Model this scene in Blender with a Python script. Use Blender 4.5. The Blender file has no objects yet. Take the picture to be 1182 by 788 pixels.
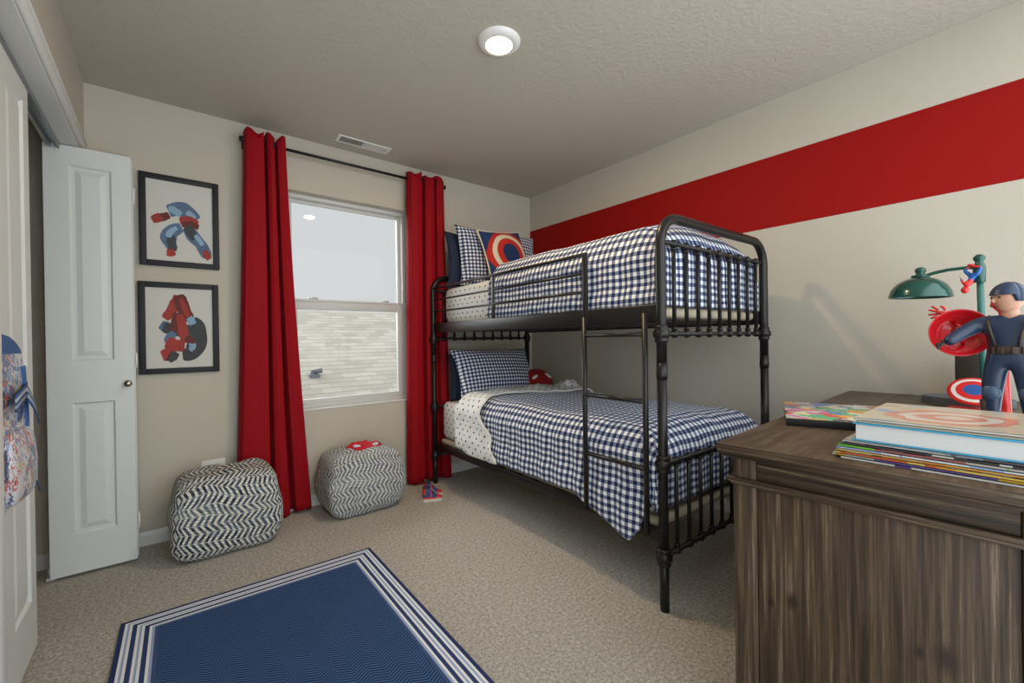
import bpy, bmesh, math, random
from mathutils import Vector, Matrix, noise, Euler
random.seed(7)
PI = math.pi
sc = bpy.context.scene
COL = sc.collection

# ------------------------------------------------------------------ helpers: objects
def tag(o, label=None, cat=None, group=None, kind=None):
    if label: o['label'] = label
    if cat: o['category'] = cat
    if group: o['group'] = group
    if kind: o['kind'] = kind
    return o

def thing(name, label, cat, loc=(0, 0, 0), rotz=0.0, group=None):
    o = bpy.data.objects.new(name, None)
    o.empty_display_size = 0.05
    COL.objects.link(o)
    o.location = loc
    o.rotation_euler = (0, 0, rotz)
    return tag(o, label, cat, group)

class MB:
    """collects geometry; faces carry a material slot, a smooth flag and uvs"""
    def __init__(s):
        s.bm = bmesh.new()
        s.uv = s.bm.loops.layers.uv.new('UVMap')
    def face(s, vs, mi=0, smooth=False, uvs=None):
        try:
            f = s.bm.faces.new(vs)
        except ValueError:
            return None
        f.material_index = mi
        f.smooth = smooth
        if uvs:
            for l, u in zip(f.loops, uvs): l[s.uv].uv = u
        return f
    def v(s, p): return s.bm.verts.new(p)
    def box(s, a, b, bev=0.0, mi=0, seg=2, mtx=None):
        a = Vector(a); b = Vector(b)
        t = bmesh.new()
        r = bmesh.ops.create_cube(t, size=1.0)
        d = b - a
        for v in t.verts:
            v.co = Vector((v.co.x*d.x, v.co.y*d.y, v.co.z*d.z)) + (a+b)/2
        if bev > 0:
            bmesh.ops.bevel(t, geom=list(t.edges), offset=bev, segments=seg, affect='EDGES', profile=0.5, clamp_overlap=True)
        s.merge(t, mi, bev > 0, mtx)
    def merge(s, t, mi=0, smooth=False, mtx=None):
        if mtx: t.transform(mtx)
        t.verts.index_update()
        t.normal_update()
        m = {v.index: s.bm.verts.new(v.co) for v in t.verts}
        for f in t.faces:
            n = f.normal
            ax = max(range(3), key=lambda i: abs(n[i]))
            us = []
            for v in f.verts:
                c = v.co
                us.append((c.y, c.z) if ax == 0 else ((c.x, c.z) if ax == 1 else (c.x, c.y)))
            s.face([m[v.index] for v in f.verts], mi, smooth, us)
        t.free()
    def tube(s, pts, r, seg=10, mi=0, caps=True, closed=False, flat=None):
        pts = [Vector(p) for p in pts]
        n = len(pts)
        rs = r if isinstance(r, (list, tuple)) else [r]*n
        rings = []
        up = None
        L = 0
        for i, p in enumerate(pts):
            if closed: t = pts[(i+1) % n]-pts[i-1]
            elif i == 0: t = pts[1]-pts[0]
            elif i == n-1: t = pts[-1]-pts[-2]
            else: t = (pts[i+1]-p).normalized()+(p-pts[i-1]).normalized()
            if t.length < 1e-9: t = Vector((0, 0, 1))
            t.normalize()
            if up is None:
                up = Vector((0, 0, 1)) if abs(t.z) < .9 else Vector((1, 0, 0))
            a = t.cross(up).normalized(); b = a.cross(t).normalized(); up = b
            k = flat or 1.0
            rings.append([s.v(p+(a*math.cos(2*PI*j/seg)+b*math.sin(2*PI*j/seg)*k)*rs[i]) for j in range(seg)])
        m = n if closed else n-1
        for i in range(m):
            A = rings[i]; B = rings[(i+1) % n]
            for j in range(seg):
                s.face([A[j], A[(j+1) % seg], B[(j+1) % seg], B[j]], mi, True)
        if caps and not closed:
            s.face(rings[0][::-1], mi); s.face(rings[-1], mi)
    def ball(s, c, r, mi=0, seg=14, sc_=(1, 1, 1), mtx=None):
        t = bmesh.new()
        bmesh.ops.create_uvsphere(t, u_segments=seg, v_segments=max(6, seg*2//3), radius=1.0)
        for v in t.verts:
            v.co = Vector((v.co.x*r*sc_[0], v.co.y*r*sc_[1], v.co.z*r*sc_[2]))
        M = Matrix.Translation(Vector(c))
        if mtx: M = M @ mtx
        s.merge(t, mi, True, M)
    def lathe(s, prof, seg=24, mi=0, mtx=None, mis=None):
        """prof: list of (r,z) revolved round z"""
        M = mtx or Matrix()
        rings = []
        for (r, z) in prof:
            if r < 1e-6: rings.append([s.v(M @ Vector((0, 0, z)))])
            else: rings.append([s.v(M @ Vector((r*math.cos(2*PI*j/seg), r*math.sin(2*PI*j/seg), z))) for j in range(seg)])
        for i in range(len(rings)-1):
            A, B = rings[i], rings[i+1]
            k = mis[i] if mis else mi
            for j in range(seg):
                j2 = (j+1) % seg
                if len(A) == 1 and len(B) == 1: continue
                if len(A) == 1: s.face([A[0], B[j2], B[j]][::-1], k, True)
                elif len(B) == 1: s.face([A[j], A[j2], B[0]], k, True)
                else: s.face([A[j], A[j2], B[j2], B[j]], k, True)
    def grid(s, fn, nu, nv, mi=0, uvfn=None, closed_u=False):
        P = [[s.v(fn(i/nu, j/nv)) for j in range(nv+1)] for i in range(nu+1)]
        for i in range(nu):
            for j in range(nv):
                q = [(i, j), (i+1, j), (i+1, j+1), (i, j+1)]
                us = [(uvfn(a/nu, b/nv) if uvfn else (a/nu, b/nv)) for a, b in q]
                s.face([P[a][b] for a, b in q], mi, True, us)
    def prism(s, poly, z0, z1, mi=0, mtx=None):
        M = mtx or Matrix()
        A = [s.v(M @ Vector((x, y, z0))) for x, y in poly]
        B = [s.v(M @ Vector((x, y, z1))) for x, y in poly]
        n = len(poly)
        s.face(A[::-1], mi); s.face(B, mi)
        for i in range(n): s.face([A[i], A[(i+1) % n], B[(i+1) % n], B[i]], mi)
    def build(s, name, mats, parent=None, fix=True, loc=None, rot=None):
        me = bpy.data.meshes.new(name)
        if fix: bmesh.ops.recalc_face_normals(s.bm, faces=list(s.bm.faces))
        s.bm.to_mesh(me); s.bm.free()
        for m in (mats if isinstance(mats, (list, tuple)) else [mats]): me.materials.append(m)
        o = bpy.data.objects.new(name, me)
        COL.objects.link(o)
        if parent: o.parent = parent
        if loc: o.location = loc
        if rot: o.rotation_euler = rot
        return o

def interp(tab, x):
    if x <= tab[0][0]: return tab[0][1]
    for (a, va), (b, vb) in zip(tab, tab[1:]):
        if x <= b:
            f = (x-a)/(b-a); f = f*f*(3-2*f)
            return va+(vb-va)*f
    return tab[-1][1]

def arc(c, r, a0, a1, n, e1, e2):
    c = Vector(c); e1 = Vector(e1); e2 = Vector(e2)
    return [c+(e1*math.cos(a0+(a1-a0)*i/n)+e2*math.sin(a0+(a1-a0)*i/n))*r for i in range(n+1)]

def mod(o, kind, **kw):
    m = o.modifiers.new(kind, kind)
    for k, v in kw.items(): setattr(m, k, v)
    return m

def bake(o):
    dg = bpy.context.evaluated_depsgraph_get()
    dg.update()
    me = bpy.data.meshes.new_from_object(o.evaluated_get(dg), depsgraph=dg)
    o.modifiers.clear()
    o.data = me
    return o

def skin(name, verts, edges, radii, m, parent, root=0, sub=2, scale=1.0):
    me = bpy.data.meshes.new(name)
    me.from_pydata([Vector(v)*scale for v in verts], edges, [])
    me.materials.append(m)
    o = bpy.data.objects.new(name, me)
    COL.objects.link(o)
    mod(o, 'SKIN', use_smooth_shade=True)
    if not me.skin_vertices: me.attributes.new('sv', 'FLOAT', 'POINT')
    for i, d in enumerate(me.skin_vertices[0].data):
        r = radii[i]
        d.radius = (r*scale, r*scale) if not isinstance(r, tuple) else (r[0]*scale, r[1]*scale)
        d.use_root = (i == root)
    mod(o, 'SUBSURF', levels=sub, render_levels=sub)
    bake(o)
    for p in o.data.polygons: p.use_smooth = True
    o.parent = parent
    return o

# ------------------------------------------------------------------ helpers: materials
class NT:
    def __init__(s, name):
        s.m = bpy.data.materials.new(name)
        s.m.use_nodes = True
        s.t = s.m.node_tree
        s.b = s.t.nodes['Principled BSDF']
        s.out = s.t.nodes['Material Output']
    def n(s, typ, ins=None, **kw):
        nd = s.t.nodes.new('ShaderNode'+typ)
        for k, v in kw.items(): setattr(nd, k, v)
        if ins:
            for k, v in ins.items():
                if hasattr(v, 'is_output') or isinstance(v, bpy.types.NodeSocket): s.t.links.new(v, nd.inputs[k])
                else: nd.inputs[k].default_value = v
        return nd
    def math(s, op, a, b=None, c=None):
        ins = {0: a}
        if b is not None: ins[1] = b
        if c is not None: ins[2] = c
        return s.n('Math', ins, operation=op).outputs[0]
    def mix(s, f, a, b, mode='MIX'):
        nd = s.n('Mix', None, data_type='RGBA', blend_type=mode)
        for k, v in ((0, f), (6, a), (7, b)):
            if isinstance(v, bpy.types.NodeSocket): s.t.links.new(v, nd.inputs[k])
            else: nd.inputs[k].default_value = v if not isinstance(v, tuple) or len(v) == 4 else (*v, 1)
        return nd.outputs[2]
    def ramp(s, f, stops, interp='LINEAR'):
        nd = s.n('ValToRGB', {0: f})
        cr = nd.color_ramp
        cr.interpolation = interp
        while len(cr.elements) < len(stops): cr.elements.new(0.5)
        for e, (p, c) in zip(cr.elements, stops):
            e.position = p; e.color = (*c, 1) if len(c) == 3 else c
        return nd.outputs[0]
    def link(s, a, name): s.t.links.new(a, s.b.inputs[name])
    def set(s, **kw):
        for k, v in kw.items():
            k = {'color': 'Base Color', 'rough': 'Roughness', 'metal': 'Metallic', 'spec': 'Specular IOR Level', 'sheen': 'Sheen Weight', 'coat': 'Coat Weight', 'emit': 'Emission Color', 'emits': 'Emission Strength', 'sss': 'Subsurface Weight'}[k]
            if k in ('Base Color', 'Emission Color') and not isinstance(v, bpy.types.NodeSocket): v = (*v, 1) if len(v) == 3 else v
            if isinstance(v, bpy.types.NodeSocket): s.t.links.new(v, s.b.inputs[k])
            else: s.b.inputs[k].default_value = v
        return s
    def bump(s, h, strength=.3, dist=.005):
        nd = s.n('Bump', {'Strength': strength, 'Distance': dist, 'Height': h})
        s.link(nd.outputs[0], 'Normal')
    def coord(s, which='Object'): return s.n('TexCoord').outputs[which]
    def noise(s, co, scale, detail=3, rough=.5, out=0):
        return s.n('TexNoise', {'Vector': co, 'Scale': scale, 'Detail': detail, 'Roughness': rough}).outputs[out]

def srgb(r, g, b):
    f = lambda c: (c/255/12.92) if c/255 <= .04045 else ((c/255+.055)/1.055)**2.4
    return (f(r), f(g), f(b))

def plain(name, col, rough=.5, metal=0.0, bump=None, var=0.0, **kw):
    t = NT(name)
    c = col
    if var:
        co = t.coord()
        nz = t.noise(co, 9, 4)
        c = t.mix(nz, tuple(x*(1-var) for x in col), tuple(min(1, x*(1+var)) for x in col))
    t.set(color=c, rough=rough, metal=metal, **kw)
    if bump:
        t.bump(t.noise(t.coord(), bump[0], 4), bump[1], bump[2] if len(bump) > 2 else .004)
    return t.m

M = {}
WALL = (.55, .51, .428)
def wall_mat(stripe):
    t = NT('wall paint stripe' if stripe else 'wall paint')
    pos = t.n('NewGeometry').outputs['Position']
    n1 = t.noise(pos, 160, 3)
    n2 = t.noise(pos, 2.0, 2)
    base = t.mix(n2, tuple(c*.97 for c in WALL), tuple(c*1.03 for c in WALL))
    if stripe:
        z = t.n('SeparateXYZ', {0: pos}).outputs[2]
        a = t.math('GREATER_THAN', z, 1.714); b = t.math('LESS_THAN', z, 2.121)
        base = t.mix(t.math('MULTIPLY', a, b), base, (.31, .003, .002))
    t.set(color=base, rough=.65, spec=.2)
    t.bump(n1, .35, .003)
    return t.m
M['wall'] = wall_mat(False); M['wall_stripe'] = wall_mat(True)
t = NT('ceiling paint'); pos = t.n('NewGeometry').outputs['Position']
t.set(color=(.53, .497, .425), rough=.85, spec=.2)
t.bump(t.noise(pos, 45, 4, .6), .55, .008); M['ceiling'] = t.m
t = NT('carpet'); pos = t.n('NewGeometry').outputs['Position']
n1 = t.noise(pos, 210, 4, .75); n2 = t.noise(pos, 4, 3); n3 = t.noise(pos, 75, 3, .65)
g = t.math('ADD', t.math('MULTIPLY', n1, .6), t.math('MULTIPLY', n3, .4))
c = t.ramp(g, [(.37, (.17, .14, .11)), (.46, (.48, .43, .365)), (.53, (.72, .66, .575)), (.62, (1, .96, .88))])
c = t.mix(t.math('MULTIPLY', n2, .35), c, (.56, .505, .43))
t.set(color=c, rough=.97, spec=.1, sheen=.2)
t.bump(g, 1.0, .02); M['carpet'] = t.m
M['door'] = plain('door white', (.68, .71, .69), .38, bump=(220, .05, .001))
M['trim'] = plain('trim white', (.70, .71, .69), .4)
M['vinyl'] = plain('window vinyl', (.60, .61, .59), .4)
M['white'] = plain('white plastic', (.82, .81, .78), .4)
M['jamb_dark'] = plain('track metal', (.30, .32, .34), .35, .8)
M['dark'] = plain('dark void', (.012, .011, .01), .8)
M['knob'] = plain('brushed nickel', (.42, .39, .34), .28, 1.0)
M['black_metal'] = plain('black metal', (.012, .012, .013), .4, .3)
M['bronze'] = plain('dark bronze metal', (.020, .018, .017), .36, .45, bump=(60, .06, .002))
M['frame'] = plain('black frame', (.008, .009, .014), .6)
M['paper'] = plain('print paper', (.60, .60, .56), .7)
M['p_blue'] = plain('print blue', (.09, .15, .25), .7, var=.5)
M['p_lblue'] = plain('print light blue', (.24, .38, .52), .7, var=.4)
M['p_grey'] = plain('print slate', (.045, .05, .055), .7, var=.4)
M['p_red'] = plain('print red', (.33, .035, .028), .7, var=.45)
M['p_dred'] = plain('print dark red', (.13, .025, .02), .7, var=.4)

def glass():
    t = NT('window glass')
    tr = t.n('BsdfTransparent', {0: (.97, .98, .98, 1)})
    gl = t.n('BsdfGlossy', {'Color': (1, 1, 1, 1), 'Roughness': .02})
    fr = t.n('Fresnel', {'IOR': 1.14})
    mx = t.n('MixShader', {0: fr.outputs[0], 1: tr.outputs[0], 2: gl.outputs[0]})
    t.t.links.new(mx.outputs[0], t.out.inputs[0])
    return t.m
M['glass'] = glass()

def curtain_mat():
    t = NT('red curtain cloth')
    pos = t.n('NewGeometry').outputs['Position']
    w = t.n('TexNoise', {'Vector': t.n('Mapping', {0: pos, 3: (500, 500, 60)}).outputs[0], 'Scale': 1.0}).outputs[0]
    col = t.mix(w, (.27, .003, .008), (.40, .005, .013))
    t.set(color=col, rough=.65, spec=.15, sheen=.06)
    t.b.inputs['Sheen Tint'].default_value = (1, .35, .4, 1)
    tl = t.n('BsdfTranslucent', {0: (.55, .02, .03, 1)})
    mx = t.n('MixShader', {0: .16, 1: t.b.outputs[0], 2: tl.outputs[0]})
    t.t.links.new(mx.outputs[0], t.out.inputs[0])
    t.bump(w, .15, .002)
    return t.m
M['curtain'] = curtain_mat()

def uvsep(t):
    return t.n('SeparateXYZ', {0: t.coord('UV')}).outputs

def gingham(name, per, dark=(.009, .014, .050), mid=(.17, .21, .33), light=(.82, .82, .81)):
    t = NT(name)
    o = uvsep(t)
    def st(x):
        return t.math('LESS_THAN', t.math('FRACT', t.math('DIVIDE', x, per)), .5)
    a, b = st(o[0]), st(o[1])
    nz = t.noise(t.coord('UV'), 900, 2)
    ssum = t.math('MULTIPLY', t.math('ADD', a, b), .5)
    c = t.ramp(ssum, [(0, light), (.4, mid), (.8, dark)], 'CONSTANT')
    c = t.mix(.12, c, t.mix(nz, (.05, .05, .05), (.9, .9, .9)), 'OVERLAY')
    t.set(color=c, rough=.85, spec=.2, sheen=.1)
    t.bump(t.noise(t.coord('UV'), 35, 4), .25, .006)
    return t.m
M['ging'] = gingham('gingham cloth', .033)
M['ging_small'] = gingham('gingham pillow cloth', .027)

def dots(name='dotted sheet'):
    t = NT(name)
    o = uvsep(t)
    per = .046
    u = t.math('DIVIDE', t.math('ADD', o[0], o[1]), per*1.414)
    v = t.math('DIVIDE', t.math('SUBTRACT', o[0], o[1]), per*1.414)
    fu = t.math('SUBTRACT', t.math('FRACT', u), .5); fv = t.math('SUBTRACT', t.math('FRACT', v), .5)
    d = t.math('SQRT', t.math('ADD', t.math('MULTIPLY', fu, fu), t.math('MULTIPLY', fv, fv)))
    c = t.mix(t.math('LESS_THAN', d, .145), (.74, .74, .72), (.02, .022, .04))
    t.set(color=c, rough=.85, spec=.2)
    t.bump(t.noise(t.coord('UV'), 22, 4), .4, .01)
    return t.m
M['dots'] = dots()
M['board'] = plain('bed base beige cloth', (.47, .40, .29), .85, bump=(300, .2, .002))
M['white_cloth'] = plain('white cotton edge', (.74, .74, .72), .85)
M['navy'] = plain('navy cotton', (.008, .017, .05), .8, bump=(40, .3, .006))
M['cream'] = plain('cream piping', (.62, .56, .44), .8)

def rings(name, stops, bg):
    t = NT(name)
    o = uvsep(t)
    d = t.math('SQRT', t.math('ADD', t.math('MULTIPLY', o[0], o[0]), t.math('MULTIPLY', o[1], o[1])))
    c = t.ramp(d, stops, 'CONSTANT')
    t.set(color=c, rough=.75, spec=.25)
    return t
tt = rings('roundel cushion', [(0, (.012, .03, .10)), (.075, (.45, .022, .015)), (.125, (.60, .54, .40)), (.158, (.45, .022, .015)), (.19, (.012, .035, .11))], None)
tt.bump(tt.noise(tt.coord('UV'), 30, 4), .25, .006); M['roundel_cushion'] = tt.m
tt = rings('roundel disc', [(0, (.03, .10, .32)), (.026, (.62, .02, .02)), (.043, (.70, .68, .63)), (.058, (.62, .02, .02))], None)
tt.set(rough=.45); M['roundel_disc'] = tt.m

def pouf_mat(name, seed, pale=0):
    t = NT(name)
    o = uvsep(t)
    u, v = o[0], o[1]
    band = .088
    vb = t.math('DIVIDE', v, band)
    tri = t.math('ABSOLUTE', t.math('SUBTRACT', t.math('FRACT', vb), .5))      # 0..0.5
    wob = t.math('MULTIPLY', t.noise(t.coord('UV'), 14, 2), .5)
    s = t.math('ADD', t.math('ADD', t.math('DIVIDE', u, .025), t.math('MULTIPLY', tri, 2.1)), wob)
    st = t.math('LESS_THAN', t.math('FRACT', s), .52)
    cell = t.n('TexWhiteNoise', {0: t.n('CombineXYZ', {0: t.math('FLOOR', t.math('MULTIPLY', s, 2.0)), 1: t.math('FLOOR', t.math('DIVIDE', v, .0118)), 2: float(seed)}).outputs[0]}).outputs[0]
    rows = t.math('FRACT', t.math('DIVIDE', v, .0118))
    gap = t.math('GREATER_THAN', t.math('ABSOLUTE', t.math('SUBTRACT', rows, .5)), .40)
    vv = t.n('CombineXYZ', {0: float(seed), 1: t.math('MULTIPLY', v, 15.0), 2: t.math('MULTIPLY', u, 1.2)}).outputs[0]
    bn = t.noise(vv, 1.0, 3, .6)
    fine = t.noise(t.coord('UV'), 160, 2)
    dk = t.ramp(bn, [(.34, (.010, .012, .02)), (.46, (.020, .032, .065)), (.54, (.07, .10, .15)), (.60, (.22, .27, .31)), (.7, (.34, .38, .39))])
    lt = t.mix(fine, (.60, .58, .50), (.95, .93, .85))
    dk = t.mix(t.math('MULTIPLY', fine, .5), dk, (.05, .06, .09))
    dk = t.mix(t.math('MULTIPLY', t.math('GREATER_THAN', cell, .62), .5), dk, (.13, .17, .22))
    dk = t.mix(t.math('MULTIPLY', t.math('LESS_THAN', cell, .2), .6), dk, (.012, .014, .022))
    lt = t.mix(t.math('MULTIPLY', t.math('LESS_THAN', cell, .25), .5), lt, (.33, .36, .37))
    c = t.mix(st, lt, dk)
    apex = t.math('GREATER_THAN', t.math('ABSOLUTE', t.math('SUBTRACT', tri, .25)), .215)
    c = t.mix(t.math('MULTIPLY', apex, .45), c, (.55, .56, .54))
    if pale: c = t.mix(pale, c, (.55, .62, .66))
    c = t.mix(t.math('MULTIPLY', gap, .6), c, (.06, .065, .075))
    t.set(color=c, rough=.92, spec=.15)
    h = t.math('ADD', t.math('MULTIPLY', st, -.4), t.math('MULTIPLY', gap, -1.0))
    t.bump(h, .8, .006)
    return t.m
M['pouf_a'] = pouf_mat('woven pouf left', 3.1)
M['pouf_b'] = pouf_mat('woven pouf right', 8.7, .20)

def rug_mat():
    t = NT('rug field navy')
    o = uvsep(t)
    z = t.math('ABSOLUTE', t.math('SUBTRACT', t.math('FRACT', t.math('DIVIDE', o[0], .09)), .5))
    s = t.math('FRACT', t.math('ADD', t.math('DIVIDE', o[1], .0125), t.math('MULTIPLY', z, 4.0)))
    st = t.math('LESS_THAN', s, .5)
    n = t.noise(t.coord('UV'), 7, 3); f = t.noise(t.coord('UV'), 240, 2)
    c = t.mix(st, (.006, .020, .075), (.075, .145, .29))
    c = t.mix(t.math('MULTIPLY', f, .4), c, (.025, .065, .165))
    c = t.mix(t.math('MULTIPLY', n, .4), c, (.012, .034, .10))
    t.set(color=c, rough=.9, spec=.15)
    t.bump(st, .5, .003)
    return t.m
M['rug'] = rug_mat()
def rug_border():
    t = NT('rug border striped')
    o = uvsep(t)          # v = distance from the outside edge
    c = t.ramp(t.math('DIVIDE', o[1], .12), [(0, (.018, .032, .105)), (.12, (.70, .72, .76)), (.19, (.27, .35, .52)), (.25, (.70, .72, .76)), (.32, (.025, .045, .13)), (.44, (.70, .72, .76)), (.51, (.27, .35, .52)), (.57, (.70, .72, .76)), (.64, (.025, .045, .13)), (.76, (.70, .72, .76)), (.83, (.27, .35, .52)), (.90, (.045, .075, .18))], 'CONSTANT')
    t.set(color=c, rough=.85, spec=.2)
    t.bump(t.noise(t.coord('UV'), 300, 2), .15, .002)
    return t.m
M['rug_border'] = rug_border()

def wood(name, axis, knots=()):
    t = NT(name)
    co = t.coord('Object')
    sc_ = {'x': (1.6, 60, 60), 'y': (60, 1.6, 60), 'z': (60, 60, 1.6)}[axis]
    mp = t.n('Mapping', {0: co, 3: sc_}).outputs[0]
    sc2 = {'x': (.5, 9, 9), 'y': (9, .5, 9), 'z': (9, 9, .5)}[axis]
    mp2 = t.n('Mapping', {0: co, 3: sc2}).outputs[0]
    fine = t.noise(mp, 1.6, 5, .65); big = t.noise(mp2, 1.0, 4, .55)
    c = t.ramp(big, [(.32, (.026, .018, .012)), (.5, (.052, .036, .024)), (.64, (.084, .060, .041))])
    c2 = t.ramp(fine, [(.38, (.006, .0045, .003)), (.50, (.056, .040, .028)), (.62, (.125, .096, .068))])
    c = t.mix(.62, c, c2)
    pale = t.math('GREATER_THAN', fine, .61)
    c = t.mix(t.math('MULTIPLY', pale, .4), c, (.22, .195, .155))
    for (kx, ky, kz, r) in knots:
        d = t.n('VectorMath', {0: t.n('VectorMath', {0: co, 1: (kx, ky, kz)}, operation='SUBTRACT').outputs[0], 1: (1, 1, .6)}, operation='MULTIPLY').outputs[0]
        ln = t.n('VectorMath', {0: d}, operation='LENGTH').outputs[1]
        f = t.n('MapRange', {0: ln, 1: r*.3, 2: r, 3: .85, 4: 0.0}).outputs[0]
        c = t.mix(f, c, (.018, .012, .009))
    c = t.mix(1.0, c, (1.0, .90, .78), 'MULTIPLY')
    t.set(color=c, rough=.5, spec=.3)
    t.bump(fine, .25, .002)
    return t.m
M['wood_z'] = wood('dresser wood upright grain', 'z', [(.036, -.161, .446, .017), (.036, -.386, .444, .011), (.036, -.424, .452, .024), (.036, -.115, .424, .010)])
M['wood_y'] = wood('dresser wood level grain', 'y')
def wood_top():
    t = NT('dresser top wood')
    co = t.coord('Object')
    mp = t.n('Mapping', {0: co, 3: (1.6, 7, 7)}).outputs[0]
    wv = t.n('TexWave', {'Vector': mp, 'Scale': 2.2, 'Distortion': 9, 'Detail': 3, 'Detail Scale': 1.2}, wave_type='RINGS').outputs[1]
    fine = t.noise(t.n('Mapping', {0: co, 3: (3, 60, 60)}).outputs[0], 1.5, 4, .6)
    c = t.ramp(wv, [(0, (.062, .043, .028)), (.6, (.092, .066, .045)), (1, (.135, .102, .072))])
    c = t.mix(.5, c, t.ramp(fine, [(.35, (.040, .028, .019)), (.65, (.125, .092, .064))]))
    c = t.mix(1.0, c, (1.0, .93, .82), 'MULTIPLY')
    t.set(color=c, rough=.45, spec=.35)
    t.bump(fine, .2, .002)
    return t.m
M['wood_top'] = wood_top()

def cover(name, scale, cols, seed=0.0, tint=None, k=.5, amp=.10):
    t = NT(name)
    co = t.n('Mapping', {0: t.coord('UV'), 1: (seed, seed*.7, 0)}).outputs[0]
    vo = t.n('TexVoronoi', {'Vector': t.n('VectorMath', {0: co, 1: t.n('VectorMath', {0: t.n('TexNoise', {'Vector': co, 'Scale': scale*1.2}).outputs[1], 1: (amp, amp, 0)}, operation='MULTIPLY').outputs[0]}, operation='ADD').outputs[0], 'Scale': scale, 'Randomness': 1.0})
    f = t.n('SeparateColor', {0: vo.outputs[1]}).outputs[0]
    n = len(cols)
    c = t.ramp(f, [(i/n, cols[i]) for i in range(n)], 'CONSTANT')
    if tint: c = t.mix(k, c, tint)
    t.set(color=c, rough=.25, spec=.5, coat=.3)
    return t.m
CC = [(.55, .10, .06), (.55, .47, .30), (.10, .22, .40), (.60, .58, .52), (.62, .33, .05), (.18, .16, .15), (.12, .33, .30), (.55, .22, .30)]
CV = [(.62, .06, .04), (.70, .62, .40), (.05, .20, .50), (.70, .68, .62), (.75, .38, .03), (.08, .07, .08), (.10, .42, .20), (.60, .15, .35), (.55, .50, .42)]
M['cover_a'] = cover('cover busy', 20, CV, 0.3)
def tan_cover():
    t = NT('cover tan with rings')
    co = t.coord('UV')
    base = t.ramp(t.noise(co, 9, 4), [(.35, (.40, .31, .20)), (.5, (.56, .47, .33)), (.62, (.48, .42, .32)), (.7, (.22, .33, .45))])
    wob = t.n('VectorMath', {0: co, 1: t.n('VectorMath', {0: t.n('TexNoise', {'Vector': co, 'Scale': 7.0}).outputs[1], 1: (.10, .10, 0)}, operation='MULTIPLY').outputs[0]}, operation='ADD').outputs[0]
    d = t.n('VectorMath', {0: t.n('VectorMath', {0: wob, 1: (.19, -.09, 0)}, operation='SUBTRACT').outputs[0]}, operation='LENGTH').outputs[1]
    rg = t.ramp(d, [(0, (.62, .55, .45)), (.03, (.60, .07, .04)), (.055, (.68, .64, .55)), (.08, (.60, .10, .05)), (.105, (.56, .47, .33))], 'CONSTANT')
    c = t.mix(t.math('MULTIPLY', t.math('LESS_THAN', d, .105), .6), base, rg)
    d2 = t.n('VectorMath', {0: t.n('VectorMath', {0: wob, 1: (.22, -.26, 0)}, operation='SUBTRACT').outputs[0]}, operation='LENGTH').outputs[1]
    c = t.mix(t.math('LESS_THAN', d2, .05), c, (.05, .18, .48))
    t.set(color=c, rough=.28, spec=.5, coat=.2)
    return t.m
M['cover_b'] = tan_cover()
M['pages'] = plain('page edges', (.62, .63, .62), .8)
M['pages_tan'] = plain('page edges tan', (.50, .45, .36), .8)
def spine(name, cols, seed):
    t = NT(name)
    y = t.n('SeparateXYZ', {0: t.coord('Object')}).outputs[1]
    vv = t.n('CombineXYZ', {0: seed, 1: t.math('MULTIPLY', y, 9.0), 2: 0.0}).outputs[0]
    vo = t.n('TexVoronoi', {'Vector': vv, 'Scale': 1.6, 'Randomness': 1.0})
    f = t.n('SeparateColor', {0: vo.outputs[1]}).outputs[1]
    n = len(cols)
    t.set(color=t.ramp(f, [(i/n, cols[i]) for i in range(n)], 'CONSTANT'), rough=.35, spec=.5)
    return t.m

M['blue_cover'] = plain('blue hardcover', (.035, .30, .50), .35)
M['black_cover'] = plain('black hardcover', (.012, .013, .018), .35)
M['green'] = plain('green enamel', (.006, .075, .055), .25, .15, coat=.4)
M['teal'] = plain('green enamel worn', (.03, .15, .13), .4)
M['slate'] = plain('dark slate base', (.085, .10, .115), .55, var=.5, bump=(50, .3))
M['brown_block'] = plain('dark brown block', (.022, .015, .010), .6, var=.5, bump=(60, .4))
M['toy_navy'] = plain('toy navy plastic', (.013, .031, .075), .4, var=.3, coat=.15)
M['toy_lnavy'] = plain('toy slate blue plastic', (.05, .09, .16), .4, var=.3)
M['toy_brown'] = plain('toy brown plastic', (.045, .028, .018), .5, var=.4)
M['toy_dark'] = plain('toy black plastic', (.02, .022, .02), .45)
M['skin'] = plain('toy skin plastic', (.55, .30, .20), .45)
M['toy_red'] = plain('toy red plastic', (.62, .018, .015), .3, coat=.3)
M['toy_blue'] = plain('toy blue plastic', (.02, .12, .48), .35, coat=.2)
M['dish_red'] = plain('red dish plastic', (.60, .006, .012), .25, coat=.4)
M['red_cloth'] = plain('red cloth', (.50, .006, .022), .8, bump=(90, .3, .003))
M['pale_cloth'] = plain('pale grey cloth', (.62, .66, .68), .7)
M['plush_red'] = plain('red plush', (.26, .006, .006), .95, bump=(160, .6, .006))
M['plush_white'] = plain('white plush', (.62, .62, .60), .95, bump=(160, .6, .006))
M['shoe_blue'] = plain('shoe blue', (.012, .045, .18), .5)
M['shoe_red'] = plain('shoe red', (.60, .03, .02), .4)
M['shoe_white'] = plain('shoe white rubber', (.66, .66, .64), .5)
M['shoe_dark'] = plain('shoe black', (.02, .022, .03), .6)
M['lace'] = plain('grey laces', (.40, .42, .42), .8)
M['bag'] = cover('backpack print', 26, [(.52, .53, .57), (.60, .60, .63), (.08, .15, .36), (.46, .49, .56), (.48, .14, .12), (.60, .61, .64), (.20, .28, .48), (.55, .45, .22), (.56, .57, .60), (.10, .10, .16)], 2.2, amp=.22)
M['bag_blue'] = plain('backpack blue', (.03, .10, .27), .7, bump=(200, .3, .002))
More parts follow.
